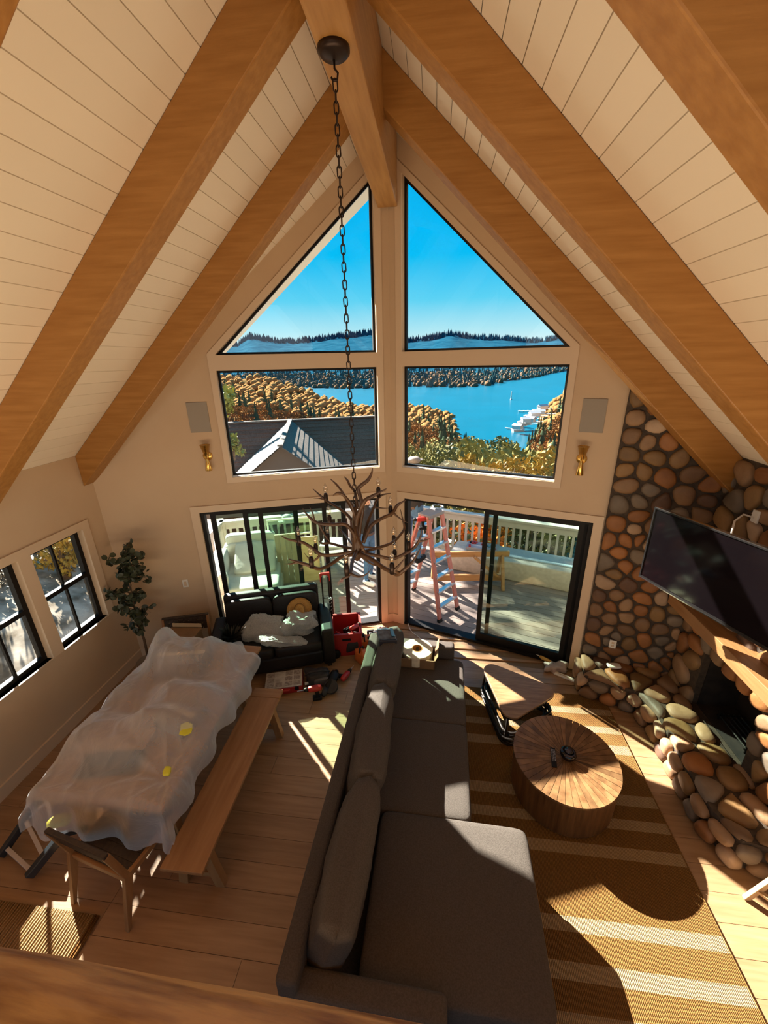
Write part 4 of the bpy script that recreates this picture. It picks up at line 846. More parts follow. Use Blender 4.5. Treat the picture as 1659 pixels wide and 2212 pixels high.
# parts organizer
og = thing('parts_organizer', 'red parts organizer case with clear divided lid on the floor by the loveseat', 'organizer', (-1.26, 3.90, 0), radians(17))
obj('tray', G().box((0, 0, .045), (.47, .30, .09)), REDP, og, bev=.008); CLR = M('clear_lid', (.62, .58, .53), (.42, .38, .35), rough=.25, sc=12)
obj('lid', G().box((0, 0, .098), (.46, .29, .016)), CLR, og, bev=.005)
DKL = M('compartment', (.25, .2, .18), (.45, .4, .36), rough=.4, sc=40)
for i, x in enumerate((-.165, -.06, .06, .165)):
    for j, y in enumerate((-.09, 0, .09)):
        if not (i == 1 and j > 0): obj('compartment', G().box((x, y, .107), (.085, .07, .004)), DKL, og)
obj('carry_handle', G().box((0, -.16, .06), (.16, .03, .03)), RED, og, bev=.006); 
for x in (-.16, .16): obj('latch', G().box((x, -.153, .07), (.05, .012, .05)), BLACK, og, bev=.003)
# black bag with tools and straps
bgx = thing('open_tool_bag', 'black open tool bag with straps on the floor beside the drill', 'tool bag', (-.86, 4.02, 0), radians(20))
BAGM = M('bag_black', (.02, .016, .015), (.035, .03, .028), rough=.7, sc=20)
obj('body', G().sup((0, 0, .08), (.34, .20, .16), .5, .4, 24, 12, None, .35, 3), BAGM, bgx, smooth=True); obj('pocket', G().sup((.05, -.1, .07), (.2, .06, .11), .5, .4, 16, 8), M('bag_grey', (.09, .08, .08), rough=.6), bgx, smooth=True)
obj('strap', G().tube([(-.15, 0, .12), (-.08, -.05, .2), (.08, -.05, .2), (.16, 0, .12)], .012, 6), BAGM, bgx, smooth=True); obj('buckle', G().box((-.14, -.12, .10), (.045, .02, .03)), M('buckle', (.5, .45, .4)), bgx, bev=.003)
tpx = thing('black_tape_roll', 'roll of black tape with pale core on the floor right of the drill', 'tape roll', (-.64, 3.88, 0), 0)
obj('roll', G().lathe([(.045, 0), (.085, 0), (.085, .05), (.045, .05)], 28, Euler((.5, 0, 0)).to_matrix(), (0, 0, .045)), BAGM, tpx); obj('core', G().lathe([(.001, .02), (.046, .02), (.046, .045), (.001, .045)], 24, Euler((.5, 0, 0)).to_matrix(), (0, 0, .045)), M('core_pale', (.42, .33, .24)), tpx)
blw = thing('leaf_blower', 'black curved blower nozzle lying beside the red drill', 'blower', (-.66, 3.98, 0), radians(30)); obj('body', G().tube([(-.1, -.1, .05), (-.02, -.04, .07), (.05, .04, .09), (.06, .12, .08)], [.045, .06, .065, .03], 14), BLACK, blw, smooth=True); obj('nozzle', G().tube([(-.1, -.1, .05), (-.16, -.17, .04)], [.045, .03], 12), BAGM, blw, smooth=True)
# caulk gun and rag at the right door, strips on the floor
cg_ = thing('caulk_gun', 'yellow caulk tube in a grey caulking gun on the floor by the right sliding door', 'caulk gun', (2.20, 4.60, 0), radians(-20))
obj('tube', G().tube([(-.14, .08, .03), (.0, .03, .03)], .024, 14), M('caulk_yellow', (.6, .36, .08), rough=.4), cg_, smooth=True); obj('nozzle', G().tube([(-.14, .08, .03), (-.22, .11, .03)], [.014, .004], 10), WHITE, cg_, smooth=True); obj('rod', G().tube([(0, .03, .03), (.22, -.05, .03)], .006, 6), STEEL, cg_); obj('trigger', G().bar((.02, .02, .02), (.06, -.09, .02), .03, .03), BLACK, cg_, bev=.005)
obj('rag', G().sup((0, 0, .04), (.24, .17, .09), .7, .6, 34, 20, None, .9, 4), M('rag_cloth', (.50, .40, .34), (.38, .30, .25), rough=.9, sc=12), smooth=True, loc=(2.24, 4.53, 0), label='crumpled beige rag on the floor under the right sliding door', cat='rag')
vt = thing('floor_vent_strip', 'long white trim strip on the floor between the right door and the hearth', 'trim strip', (2.37, 4.36, 0), radians(-30)); obj('strip', G().box((0, 0, .012), (.36, .06, .024)), WHITE, vt, bev=.008); obj('groove', G().box((0, 0, .025), (.3, .012, .004)), TRIM, vt)
obj('phone_charger', G().sup((0, 0, .012), (.16, .09, .024), .5, .5, 16, 8), WHITE, smooth=True, loc=(2.80, 4.22, .365), label='white rag scrap lying on the hearth stones against the back wall', cat='scrap')
obj('white_cord', G().tube(spl([(.24, 5.28, .05), (.30, 5.15, .006), (.44, 4.98, .006), (.42, 4.80, .006), (.50, 4.66, .006), (.62, 4.6, .006), (.74, 4.72, .006), (.80, 4.78, .006)], 6), .005, 6), CABLE, smooth=True, label='thin white cord on the floor from the right door to the sofa arm', cat='cord')
# wooden easel leg at the right edge
ez = thing('wooden_easel', 'light wooden folding easel stand at the right edge of the floor', 'stand', (3.14, 2.08, 0))
EZW = M('easel_wood', (.62, .42, .22), (.50, .31, .14), rough=.45, sc=4, st=(8, 8, 1))
obj('leg', G().bar((-.13, .07, 0), (.16, .02, .85), .045, .03, (0, 1, 0)), EZW, ez, bev=.003); obj('leg', G().bar((.35, -.42, 0), (.24, -.05, .85), .045, .03, (0, 1, 0)), EZW, ez, bev=.003)
obj('crossbar', G().bar((-.09, .06, .13), (.32, -.36, .13), .03, .025), EZW, ez, bev=.003); obj('crossbar', G().bar((.02, .04, .48), (.27, -.2, .48), .03, .025), EZW, ez, bev=.003); obj('ledge', G().box((.2, -.02, .86), (.14, .12, .02)), EZW, ez)
# ================================================================ deck outside
DECK = wood('deck_board', (.19, .14, .115), (.25, .19, .155), 0, sc=8, rough=.7, rnd=.10, k=10)
PAINT = M('rail_paint', (.50, .43, .37), (.45, .385, .33), rough=.6, sc=8)
DZ = -.09; OUT = 2.87; SEND = 3.72
dk = obj('deck', G().prism([(-3.75, 4.1), (0, YD-.14), (3.75, 4.1), (3.75, 4.1+OUT+.1), (0, YD+OUT*1.07), (-3.75, 4.1+OUT+.1)], DZ-.3, DZ-.03), M('deck_frame', (.2, .15, .11)), kind='structure')
for fn, sg in ((WLf, -1), (WRf, 1)):
    o = .16
    while o < OUT+.1:
        a = -(o)*tan(PA)+.004; a2 = -(o+.138)*tan(PA)+.004
        obj('deck_board', G().prism([(a, -o), (SEND, -o), (SEND, -(o+.134)), (a2, -(o+.134))], DZ-.028, DZ, lambda s, oo, z: fn(s, z, oo)), DECK, dk)
        o += .142
def railing(lab, P, Q, posts=True):
    P = Vector(P); Q = Vector(Q); d = Q-P; L = d.length; t = thing('deck_railing', lab, 'railing', (P.x, P.y, DZ), atan2(d.y, d.x))
    obj('top_rail', G().bb((-.06, -.075, .94), (L+.06, .075, .985)), PAINT, t, bev=.006); obj('upper_rail', G().bb((0, -.02, .80), (L, .02, .94)), PAINT, t); obj('lower_rail', G().bb((0, -.02, .08), (L, .02, .16)), PAINT, t)
    for x in (0, L): obj('post', G().bb((x-.05, -.05, 0), (x+.05, .05, .94)), PAINT, t)
    n = int(L/.135)
    for k in range(1, n): obj('baluster', G().bb((L*k/n-.022, -.02, .16), (L*k/n+.022, .02, .80)), PAINT, t)
cR = WRf(-OUT*tan(PA), 0, -OUT); eR = WRf(3.55, 0, -OUT); eL = WLf(2.9, 0, -OUT)
railing('grey painted deck railing beyond the right sliding door', cR, eR)
railing('grey painted deck railing beyond the left sliding door', (-.06, cR[1]-.02, 0), eL)
railing('short deck railing at the left corner behind the white outdoor sofa', (eL[0]-.04, eL[1]-.02, 0), (-3.62, 6.25, 0))
railing('short deck railing at the far right corner returning to the house', (eR[0]+.03, eR[1]-.03, 0), (3.66, 5.6, 0))
# padded bench along the right railing
pb = thing('padded_bench', 'long low bench with pale quilted cover along the deck railing', 'bench', WRf(1.45, DZ, -2.46), -PA)
QU = M('quilt', (.62, .52, .44), (.52, .43, .36), rough=.8, sc=14, bump=.6, bsc=14); BLU = M('blue_grey_fabric', (.36, .42, .47), (.30, .36, .41), rough=.8, sc=30)
obj('box', G().sup((0, 0, .20), (2.35, .60, .40), .12, .1, 44, 12, None, .06, 2), QU, pb, smooth=True); obj('top_cover', G().box((.12, .06, .415), (2.0, .40, .03)), BLU, pb, bev=.01)
ttr = thing('tool_tray', 'red and dark tool tray full of parts on the padded bench', 'tool tray', WRf(.85, DZ+.435, -2.46), -PA+.1)
obj('tray', G().box((0, 0, .03), (.62, .30, .06)), M('tray_grey', (.3, .28, .3)), ttr, bev=.006); 
for k in range(14): obj('tool', G().box((random.uniform(-.27, .27), random.uniform(-.11, .11), .07), (random.uniform(.03, .10), random.uniform(.02, .05), .03), Euler((0, 0, random.random()*3)).to_matrix()), random.choice((RED, BLACK, STEEL, REDP)), ttr)
lv_ = thing('orange_level', 'orange level standing behind the tool tray at the railing', 'level', WRf(.93, DZ+.43, -2.72), -PA); obj('body', G().bb((-.13, -.02, 0), (.13, .02, .13)), ORANGE, lv_, bev=.005); obj('vial', G().bb((-.03, -.022, .05), (.03, .022, .08)), M('vial', (.7, .7, .3)), lv_)
# sawhorse
SWD = wood('raw_lumber', (.36, .16, .05), (.46, .24, .085), 0, rough=.7)
sh = thing('sawhorse', 'raw timber sawhorse on the deck behind the stepladder', 'sawhorse', (1.15, 6.80, DZ), radians(6))
obj('beam', G().bar((-.6, 0, .62), (.85, 0, .62), .06, .10), SWD, sh); obj('stretcher', G().bar((-.5, -.05, .16), (.75, -.05, .16), .05, .12), SWD, sh)
for x in (-.52, .72):
    for s_ in (-1, 1): obj('leg', G().bar((x, s_*.26, 0), (x, s_*.03, .60), .09, .045, (1, 0, 0)), SWD, sh)
obj('brace', G().bar((.2, -.08, .60), (.7, -.10, .16), .09, .04), SWD, sh)
# fibreglass stepladder
LRED = M('ladder_red', (.50, .17, .13), (.44, .135, .10), rough=.5, sc=12); ALU = M('aluminium', (.62, .6, .58), rough=.35, metal=.8)
ld = thing('stepladder', 'pinkish red fibreglass stepladder with metal steps on the deck outside the right door', 'ladder', (.5, 6.05, DZ))
B = Vector((.5, 6.05, DZ)); F1, F2 = Vector((.74, 5.56, DZ)), Vector((1.04, 5.94, DZ)); R1, R2 = Vector((-.05, 6.14, DZ)), Vector((.27, 6.50, DZ)); T1, T2 = Vector((.46, 5.88, 1.62)), Vector((.66, 6.13, 1.62))
fo = Vector((.06, -.05, 0))
for a, b in ((F1, T1+fo), (F2, T2+fo), (R1, T1-fo), (R2, T2-fo)):
    obj('rail', G().bar(a-B, b-B, .035, .075, (F2-F1)), LRED, ld, bev=.004); obj('foot', G().bar(a-B+Vector((0, 0, .0)), a-B+(b-a)*.03, .045, .085, (F2-F1)), BLACK, ld)
for a1, a2, o_ in ((F1, F2, fo), (R1, R2, -fo)):
    for k in range(1, 7):
        f = k/7.0; p, q = a1.lerp(T1+o_, f), a2.lerp(T2+o_, f); obj('step', G().bar(p-B, q-B, .075, .03), ALU, ld, bev=.003)
obj('cap', G().bar(T1-B-(T2-T1)*.08, T2-B+(T2-T1)*.08, .24, .06), M('ladder_cap', (.22, .2, .2)), ld, bev=.01)
wr = thing('wire_coil', 'coil of blue grey wire on top of the stepladder', 'wire', T2+Vector((0, 0, .035))); obj('coil', G().tube([(.08*cos(k*.55)*(1+.2*sin(k*1.7)), .08*sin(k*.55), .02+.02*abs(sin(k*1.1))) for k in range(60)], .006, 5), M('wire_blue', (.2, .26, .34), rough=.4), wr, smooth=True)
drill('red cordless drill hanging at the top of the stepladder', T1+Vector((-.05, -.06, -.20)), radians(200))
# people
SKIN = M('skin', (.50, .27, .17), rough=.5); SHIRT = M('black_shirt', (.018, .014, .013), (.03, .025, .022), rough=.85, sc=12); JEAN = M('jeans', (.05, .12, .22), (.08, .17, .29), rough=.85, sc=20); HAIR = M('dark_hair', (.02, .012, .008), rough=.6)
def person(lab, loc, rz, J):
    t = thing('person', lab, 'person', loc, rz); J = dict(J); SHOE = J.pop('shoe', WHITE)
    base = dict(pel=(0, 0, .95), sp=(0, .01, 1.12), che=(0, .01, 1.32), nb=(0, .01, 1.46), nk=(0, 0, 1.53), hd=(0, -.015, 1.60), ht=(0, -.005, 1.70), nose=(0, -.115, 1.605))
    rad = dict(pel=.155, sp=.145, che=.16, nb=.075, nk=.056, hd=.082, ht=.078, nose=.014)
    edges = [('pel', 'sp', 1), ('sp', 'che', 1), ('che', 'nb', 1), ('nb', 'nk', 0), ('nk', 'hd', 0), ('hd', 'ht', 0), ('hd', 'nose', 0)]
    for s_, n in ((1, 'l'), (-1, 'r')):
        d = dict(sh=(s_*.18, .01, 1.41), el=(s_*.25, .04, 1.13), wr=(s_*.25, -.03, .88), pa=(s_*.25, -.05, .81), hip=(s_*.10, 0, .90), kn=(s_*.11, -.02, .50), an=(s_*.11, .03, .09), toe=(s_*.12, -.12, .045), ear=(s_*.085, 0, 1.61))
        rd = dict(sh=.07, el=.042, wr=.028, pa=.034, hip=.095, kn=.062, an=.042, toe=.035, ear=.015)
        for k in d: base[k+n] = d[k]; rad[k+n] = rd[k]
        edges += [('che', 'sh'+n, 1), ('sh'+n, 'el'+n, 1), ('el'+n, 'wr'+n, 0), ('wr'+n, 'pa'+n, 0), ('pel', 'hip'+n, 2), ('hip'+n, 'kn'+n, 2), ('kn'+n, 'an'+n, 2), ('an'+n, 'toe'+n, 3), ('hd', 'ear'+n, 0)]
        for k in J: base[k] = J[k]
        p, wv = Vector(base['pa'+n]), Vector(base['wr'+n]); dr = (p-wv).normalized(); side = dr.cross(Vector((s_, 0, 0))).normalized()
        for q in range(5):
            off = (q-1.5)*.02 if q < 4 else .045; L = (.075, .085, .08, .062, .05)[q]
            a = 'f%d%s' % (q, n); base[a] = tuple(p+side*off+dr*L*.5+Vector((0, -.008, 0))); base[a+'t'] = tuple(p+side*off*1.1+dr*L*.95+Vector((-s_*.02, -.015, 0))); rad[a] = .009; rad[a+'t'] = .008
            edges += [('pa'+n, a, 0), (a, a+'t', 0)]
    base.update(J); ks = list(base); me = bpy.data.meshes.new('body'); me.from_pydata([base[k] for k in ks], [(ks.index(a), ks.index(b)) for a, b, _ in edges], [])
    o = bpy.data.objects.new('skin_source', me); COL.objects.link(o); md = o.modifiers.new('skin', 'SKIN'); md.use_smooth_shade = True
    for i, k in enumerate(ks): me.skin_vertices[0].data[i].radius = (rad[k], rad[k]); me.skin_vertices[0].data[i].use_root = (k == 'pel')
    sb = o.modifiers.new('sub', 'SUBSURF'); sb.levels = sb.render_levels = 2
    dg = bpy.context.evaluated_depsgraph_get(); bme = bpy.data.meshes.new_from_object(o.evaluated_get(dg)); bpy.data.objects.remove(o)
    bme.name = 'body'
    for m in (SKIN, SHIRT, JEAN, BLACK): bme.materials.append(m)
    S = [(Vector(base[a]), Vector(base[b]), m, max(rad[a], rad[b])) for a, b, m in edges]
    for p in bme.polygons:
        c = p.center; best = (9, 0)
        for a, b, m, r in S:
            ab = b-a; f = max(0, min(1, (c-a).dot(ab)/max(1e-9, ab.length_squared))); d = (a+ab*f-c).length-r
            if d < best[0]: best = (d, m)
        p.material_index = best[1]; p.use_smooth = True
    ob = obj('body', bme, None, t)
    for s_ in (1, -1): obj('eye', G().sup(Vector(base['hd'])+Vector((s_*.032, -.077, .012)), (.02, .012, .012), 1, 1, 8, 6), BLACK, t, smooth=True)
    obj('hair', G().sup(Vector(base['ht'])+Vector((0, .015, .0)), (.175, .19, .15), .9, .9, 16, 10), HAIR, t, smooth=True)
    for n in 'lr':
        an, to = Vector(base['an'+n]), Vector(base['toe'+n]); obj('shoe', G().sup((an.x*.5+to.x*.5, an.y*.5+to.y*.5-.005, min(an.z, to.z)+.0), (.10, .285, .095), .6, .6, 18, 10), SHOE, t, smooth=True)
    bl = Vector(base['pel']); obj('belt', G().lathe([(.158, .03), (.16, .035), (.16, .065), (.158, .07)], 24, Matrix.Diagonal((1, .9, 1)).to_3x3(), bl), M('belt', (.10, .05, .03)), t, smooth=True)
    return t, base
pa, ba = person('person in black shirt and blue jeans standing on the stepladder outside the right door', (.27, 6.22, .665), radians(150), dict(ell=(.30, -.10, 1.20), wrl=(.22, -.30, 1.12), pal=(.20, -.37, 1.12), elr=(-.30, -.02, 1.15), wrr=(-.22, -.22, 1.05), par=(-.20, -.29, 1.05), shoe=BLACK))
obj('cap', G().sup((0, -.0, 1.755), (.20, .22, .11), .8, .9, 18, 10).sup((0, -.15, 1.735), (.15, .14, .02), .9, .9, 14, 6), M('hat_grey', (.2, .16, .14)), pa, smooth=True)
pb_, bb_ = person('person in black shirt, jeans and white sneakers standing on the deck behind the chandelier', (-.62, 6.78, DZ+.005), radians(60), dict(anr=(-.14, -.06, .09), toer=(-.15, -.21, .045), knr=(-.12, -.08, .5)))
# white outdoor sofa and clutter behind the left door
OW = M('outdoor_white', (.55, .51, .46), (.50, .46, .41), rough=.85, sc=8, bump=.25, bsc=20)
os_ = thing('outdoor_sofa', 'white cushioned outdoor corner sofa behind the left sliding door', 'outdoor sofa', (-2.72, 6.05, DZ), PA)
obj('base', G().bb((-.55, -.55, 0), (.62, .75, .25)), OW, os_, bev=.03)
obj('seat_cushion', G().sup((.08, .0, .36), (1.05, 1.15, .24), .2, .15, 24, 10), OW, os_, smooth=True); obj('back_cushion', G().sup((-.42, -.02, .60), (.26, .95, .50), .4, .35, 26, 14, None, .2, 3), OW, os_, smooth=True)
obj('back_cushion', G().sup((-.05, .58, .60), (.75, .26, .50), .4, .35, 26, 14, None, .2, 5), OW, os_, smooth=True); obj('back_cushion', G().sup((.1, .62, .80), (.9, .2, .4), .4, .35, 26, 14, None, .15, 7), OW, os_, smooth=True)
obj('pillow', G().sup((-.38, -.42, .62), (.22, .5, .42), .5, .4, 22, 12, Euler((.2, .2, .5)).to_matrix(), .2, 8), OW, os_, smooth=True); obj('loose_cushion', G().sup((.18, .22, .62), (.72, .66, .20), .2, .15, 24, 10, Euler((.55, 0, .0)).to_matrix()), OW, os_, smooth=True)
WEA = wood('weathered_wood', (.36, .27, .17), (.46, .36, .24), 2, rough=.8, rnd=.1); PLY = M('yellow_ply', (.60, .47, .22), (.52, .38, .16), rough=.6, sc=3, st=(1, 1, 6))
wp = thing('board_stack', 'weathered boards and yellow plywood panel standing on the deck behind the left door', 'boards', (-1.95, 6.62, DZ), PA)
for k in range(4): obj('board', G().bb((-.36+k*.095, -.02, 0), (-.27+k*.095, .02+.004*k, 1.02)), WEA, wp, bev=.003)
obj('panel', G().bb((.03, -.03, 0), (.42, .0, .93)), PLY, wp)
gp = thing('framed_glass', 'white framed glass panel leaning at the deck railing behind the left door', 'framed panel', (-2.2, 7.05, DZ+.0), PA); obj('frame', G().holes([(-.42, .78), (.42, .78), (.42, 1.14), (-.42, 1.14)], [[(-.39, .81), (.39, .81), (.39, 1.11), (-.39, 1.11)]], lambda x, z, o: (x, o, z), -.02, .02), WHITE, gp); obj('pane', G().box((0, 0, .96), (.8, .006, .32)), GREEN, gp); 
for s_ in (-1, 1): obj('leg', G().bb((s_*.40-.02, -.02, 0), (s_*.40+.02, .02, .80)), WHITE, gp)
obj('side_table', G().box((-1.28, 6.95, DZ+.70), (.5, .42, .03)).box((-1.5, 6.8, DZ+.35), (.04, .04, .7)).box((-1.06, 6.8, DZ+.35), (.04, .04, .7)).box((-1.5, 7.12, DZ+.35), (.04, .04, .7)).box((-1.06, 7.12, DZ+.35), (.04, .04, .7)), WHITE, label='small white table on the deck left of the standing person', cat='table')
obj('patio_hat', G().lathe([(.16, .0), (.17, .006), (.09, .012), (.085, .1), (.05, .13), (.001, .125)], 20), OW, smooth=True, loc=(-2.33, 7.28, DZ+.99), label='pale hat resting on the deck railing cap behind the framed panel', cat='hat')
# neighbour's roof
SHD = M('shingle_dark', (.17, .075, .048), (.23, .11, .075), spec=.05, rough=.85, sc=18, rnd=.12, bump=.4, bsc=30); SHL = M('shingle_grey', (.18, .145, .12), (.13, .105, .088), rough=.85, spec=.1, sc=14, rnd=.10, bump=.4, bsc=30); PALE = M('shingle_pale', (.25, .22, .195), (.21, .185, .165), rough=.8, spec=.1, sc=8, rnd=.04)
nb = thing('neighbour_house', 'neighbouring house with dark shingle roof and a lower gable, below the left windows', 'house', (-5.17, 16.0, 1.66))
ux = Vector((5.43, 1.75, 0)).normalized(); uy = Vector((ux.y, -ux.x, 0))     # along the main ridge, towards us
def slope(parent, o, along, down, L0, L1, n, w, mat, pitch, taper=0):
    for k in range(n):
        a = w*k; dv = down*cos(pitch)+Vector((0, 0, -sin(pitch))); nr = along.cross(dv).normalized(); nr = nr if nr.z > 0 else -nr
        p0 = o+dv*a; p1 = o+dv*(a+w*1.12); l0 = L0-taper*a
        P = [p0+along*l0, p0+along*L1, p1+along*L1, p1+along*(l0)]
        obj('shingle_course', G().hexa([P[0], P[1], P[2]+nr*.012, P[3]+nr*.012]+[P[0]+nr*.012, P[1]+nr*.012, P[2]+nr*.030, P[3]+nr*.030]), mat, parent)
slope(nb, Vector((0, 0, 0)), ux, uy, -2.4, 4.4, 34, .20, SHD, radians(37))
slope(nb, Vector((0, 0, 0)), ux, -uy, -2.4, 4.4, 10, .4, SHD, radians(24))
gx = Vector((1.53, -5.3, 0)).normalized(); gl_ = Vector((gx.y, -gx.x, 0))     # gable ridge towards us, its left side
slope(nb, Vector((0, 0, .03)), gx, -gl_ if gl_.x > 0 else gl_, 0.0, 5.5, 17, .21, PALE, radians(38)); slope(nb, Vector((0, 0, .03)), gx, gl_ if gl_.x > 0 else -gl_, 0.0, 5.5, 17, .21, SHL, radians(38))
obj('ridge_cap', G().bar(Vector((0, 0, .07)), gx*5.5+Vector((0, 0, .07)), .16, .05).bar(ux*-2.4+Vector((0, 0, .04)), ux*4.4+Vector((0, 0, .04)), .2, .05), SHL, nb)
obj('gable_wall', G().add([gx*5.2+Vector((0, 0, -.02)), gx*5.2+gl_*2.6+Vector((0, 0, -2.05)), gx*5.2-gl_*2.6+Vector((0, 0, -2.05)), gx*5.0+Vector((0, 0, -.02)), gx*5.0+gl_*2.6+Vector((0, 0, -2.05)), gx*5.0-gl_*2.6+Vector((0, 0, -2.05))], [(0, 1, 2), (3, 5, 4), (0, 3, 4, 1), (1, 4, 5, 2), (2, 5, 3, 0)]), M('siding_dark', (.13, .09, .07)), nb)
obj('wall', G().bar(uy*2.5+ux*-2.1+Vector((0, 0, -6.0)), uy*2.5+ux*4.1+Vector((0, 0, -6.0)), 5.0, 4.6), M('house_wall', (.25, .2, .16)), nb)
# ================================================================ trees, hills, lake
CZ = 3.9; CX = .56
def pol(az, r, z): a = radians(az); return (CX+r*sin(a), r*cos(a), z)
NEAR = [(-75, -1.0), (-32, -1.2), (-22, -1.7), (-17.3, -3.4), (-14.9, -4.5), (-12.8, -5.1), (-8.7, -5.9), (-3.6, -5.6), (-1.4, -5.9), (2.7, -7.2), (4.3, -9.0), (5.3, -9.7), (7.9, -11.1), (10.8, -11.0), (12.6, -9.9), (13.7, -7.8), (14.9, -5.6), (16.3, -4.2), (20, -2.8), (75, -2.5)]
def lut(T, x):
    for i in range(len(T)-1):
        if T[i][0] <= x <= T[i+1][0]: return T[i][1]+(T[i+1][1]-T[i][1])*(x-T[i][0])/(T[i+1][0]-T[i][0])
    return T[0][1] if x < T[0][0] else T[-1][1]
RN, R0 = 520, 24
def ground(az, t):
    e = lut(NEAR, az)-.35; el = -21+(e+21)*t**.55; r = R0+(RN-R0)*t; return r, CZ+r*tan(radians(el)), el
g = G(); na, nr = 150, 26; V = []
for j in range(nr+1):
    for i in range(na+1):
        az = -75+150*i/na; r, z, _ = ground(az, j/nr); V.append(pol(az, r, z+r*.004*noise.noise(Vector((az*.4, j*.7, 0)))))
for i in range(na+1): az = -75+150*i/na; V.append(pol(az, RN+3, -70))
F = [(j*(na+1)+i, j*(na+1)+i+1, (j+1)*(na+1)+i+1, (j+1)*(na+1)+i) for j in range(nr+1) for i in range(na)]
obj('hillside', g.add(V, F), M('hill_floor', (.07, .055, .025), (.16, .08, .03), rough=.95, sc=.05, det=8, spec=0), kind='structure', smooth=True)
# slope beside the house under the deck and the left windows
g = G(); V = []
for j in range(25):
    for i in range(41):
        x = -26+i*1.3; y = 1-4+j*1.6; z = -2.6-.18*max(0, y-5)+(.40*max(0, -x-5.5) if x < -5.5 and y < 13 else 0)-.10*max(0, x-5); z += .25*noise.noise(Vector((x*.5, y*.5, 0)))
        if x < -4.2 and y < 9: z += 1.9
        V.append((x, y, z))
F = [(j*41+i, j*41+i+1, (j+1)*41+i+1, (j+1)*41+i) for j in range(24) for i in range(40)]
obj('ground', g.add(V, F), M('leaf_litter', (.13, .10, .07), (.50, .43, .35), rough=.95, spec=0, sc=2.5, det=10, bump=.8, bsc=6), kind='structure', smooth=True)
# lake
wm = M('lake_water', (.0, .07, .115), (.0, .08, .135), rough=.3, sc=.02, spec=.2, bump=.25, bsc=.15)
obj('lake', G().add([pol(-60, 300, -62), pol(60, 300, -62), pol(60, 5200, -62), pol(-60, 5200, -62)], [(0, 1, 2, 3)]), wm, kind='structure')
# far shore and mountains
FAR = [(-75, 3.0), (-25, 3.1), (-17.3, 3.3), (-13.6, 3.5), (-8.6, 3.65), (-3.6, 3.5), (1.3, 3.7), (6.8, 3.55), (10.8, 2.75), (13.3, 2.4), (14.6, 2.05), (16.4, 1.75), (24, 1.5), (75, 1.5)]
RID = [(-75, 2.5), (-25.1, 2.2), (-23.6, 3.1), (-20.3, 2.45), (-16.8, 2.5), (-13.2, 2.9), (-8.4, 3.3), (-3.6, 2.3), (-.6, 2.55), (1.7, 3.0), (4.7, 2.45), (9.2, 2.15), (12.5, 1.75), (15.4, 2.05), (25, 2.2), (75, 2.3)]
def shore_r(az): return 65.9/tan(radians(lut(FAR, az)))
g = G(); V = []; na = 200; nr = 16
def farpt(az, t):
    rs_ = shore_r(az); r = rs_+(4200-rs_)*t; e0 = -lut(FAR, az); e1 = lut(RID, az); el = e0+(e1-e0)*t**.8
    return r, CZ+r*tan(radians(el))-(0 if t > 0 else .5)
for j in range(nr+1):
    for i in range(na+1):
        az = -70+140*i/na; r, z = farpt(az, j/nr); z += r*.0025*noise.noise(Vector((az*.9, j*.9, 3)))*min(1, j/2); V.append(pol(az, r, z))
F = [(j*(na+1)+i, j*(na+1)+i+1, (j+1)*(na+1)+i+1, (j+1)*(na+1)+i) for j in range(nr) for i in range(na)]
MTN = M('mountain_forest_haze', (.005, .042, .075), (.014, .07, .11), rough=.95, sc=.012, det=9, spec=0)  # distance haze is mixed into this blue forest base colour
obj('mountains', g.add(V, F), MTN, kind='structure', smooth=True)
# tree meshes
def crown(sd, spiky=False):
    bm = bmesh.new(); bmesh.ops.create_icosphere(bm, subdivisions=3 if not spiky else 2, radius=1)
    for v in bm.verts:
        p = v.co.copy(); v.co = p*(1+.36*noise.noise(p*1.7+Vector((sd, 0, 0)))+.30*noise.noise(p*4.5+Vector((sd, 4, 0)))); v.co.z *= .85
    if not spiky:
        for v in bm.verts: v.normal_update() if 0 else None
        rs_ = random.Random(int(sd*10)); pts_ = [(v.co.copy(), v.normal.copy()) for v in bm.verts]
        for k in range(1300):
            p, nn = rs_.choice(pts_); c = p*rs_.uniform(.80, 1.10); s_ = rs_.uniform(.07, .15); M_ = Euler((rs_.uniform(0, 6), rs_.uniform(0, 6), 0)).to_matrix()
            bm.faces.new([bm.verts.new(c+M_ @ Vector(q)*s_) for q in ((-1, 0, 0), (0, -.8, .3), (1, 0, 0), (0, .8, .3))])
    if not spiky:
        for p, nn in pts_: pass
        for v in list(bm.verts)[:len(pts_)]: v.co *= .86
    me = bpy.data.meshes.new('crown'); bm.to_mesh(me); bm.free(); return me
def cone(sd):
    g = G(); rs_ = random.Random(sd)
    for k in range(6):
        z = .12+k*.15; r = .30*(1-k/6.6); n = 9
        g.add([(0, 0, z+.24)]+[(r*(1 if q % 2 else .72)*cos(q*2*pi/n+k), r*(1 if q % 2 else .72)*sin(q*2*pi/n+k), z+rs_.uniform(-.02, .02)) for q in range(n)], [(0, 1+q, 1+(q+1) % n) for q in range(n)]+[tuple(range(n, 0, -1))])
    return g.mesh('conifer')
ORA = [M('autumn_%d' % k, a, b, rough=.95, spec=0, sc=2.2, det=6, rnd=.22, bump=1.0, bsc=5) for k, (a, b) in enumerate((((.32, .145, .045), (.23, .095, .028)), ((.36, .185, .07), (.26, .12, .042)), ((.26, .125, .05), (.18, .085, .036))))]
GRN = M('conifer_green', (.045, .07, .04), (.08, .10, .055), spec=0, rough=.9, sc=5, rnd=.3); OLV = M('olive_leaf', (.14, .125, .04), (.24, .20, .065), spec=.1, rough=.9, sc=3, det=6, rnd=.2, bump=1, bsc=6)
cm = []
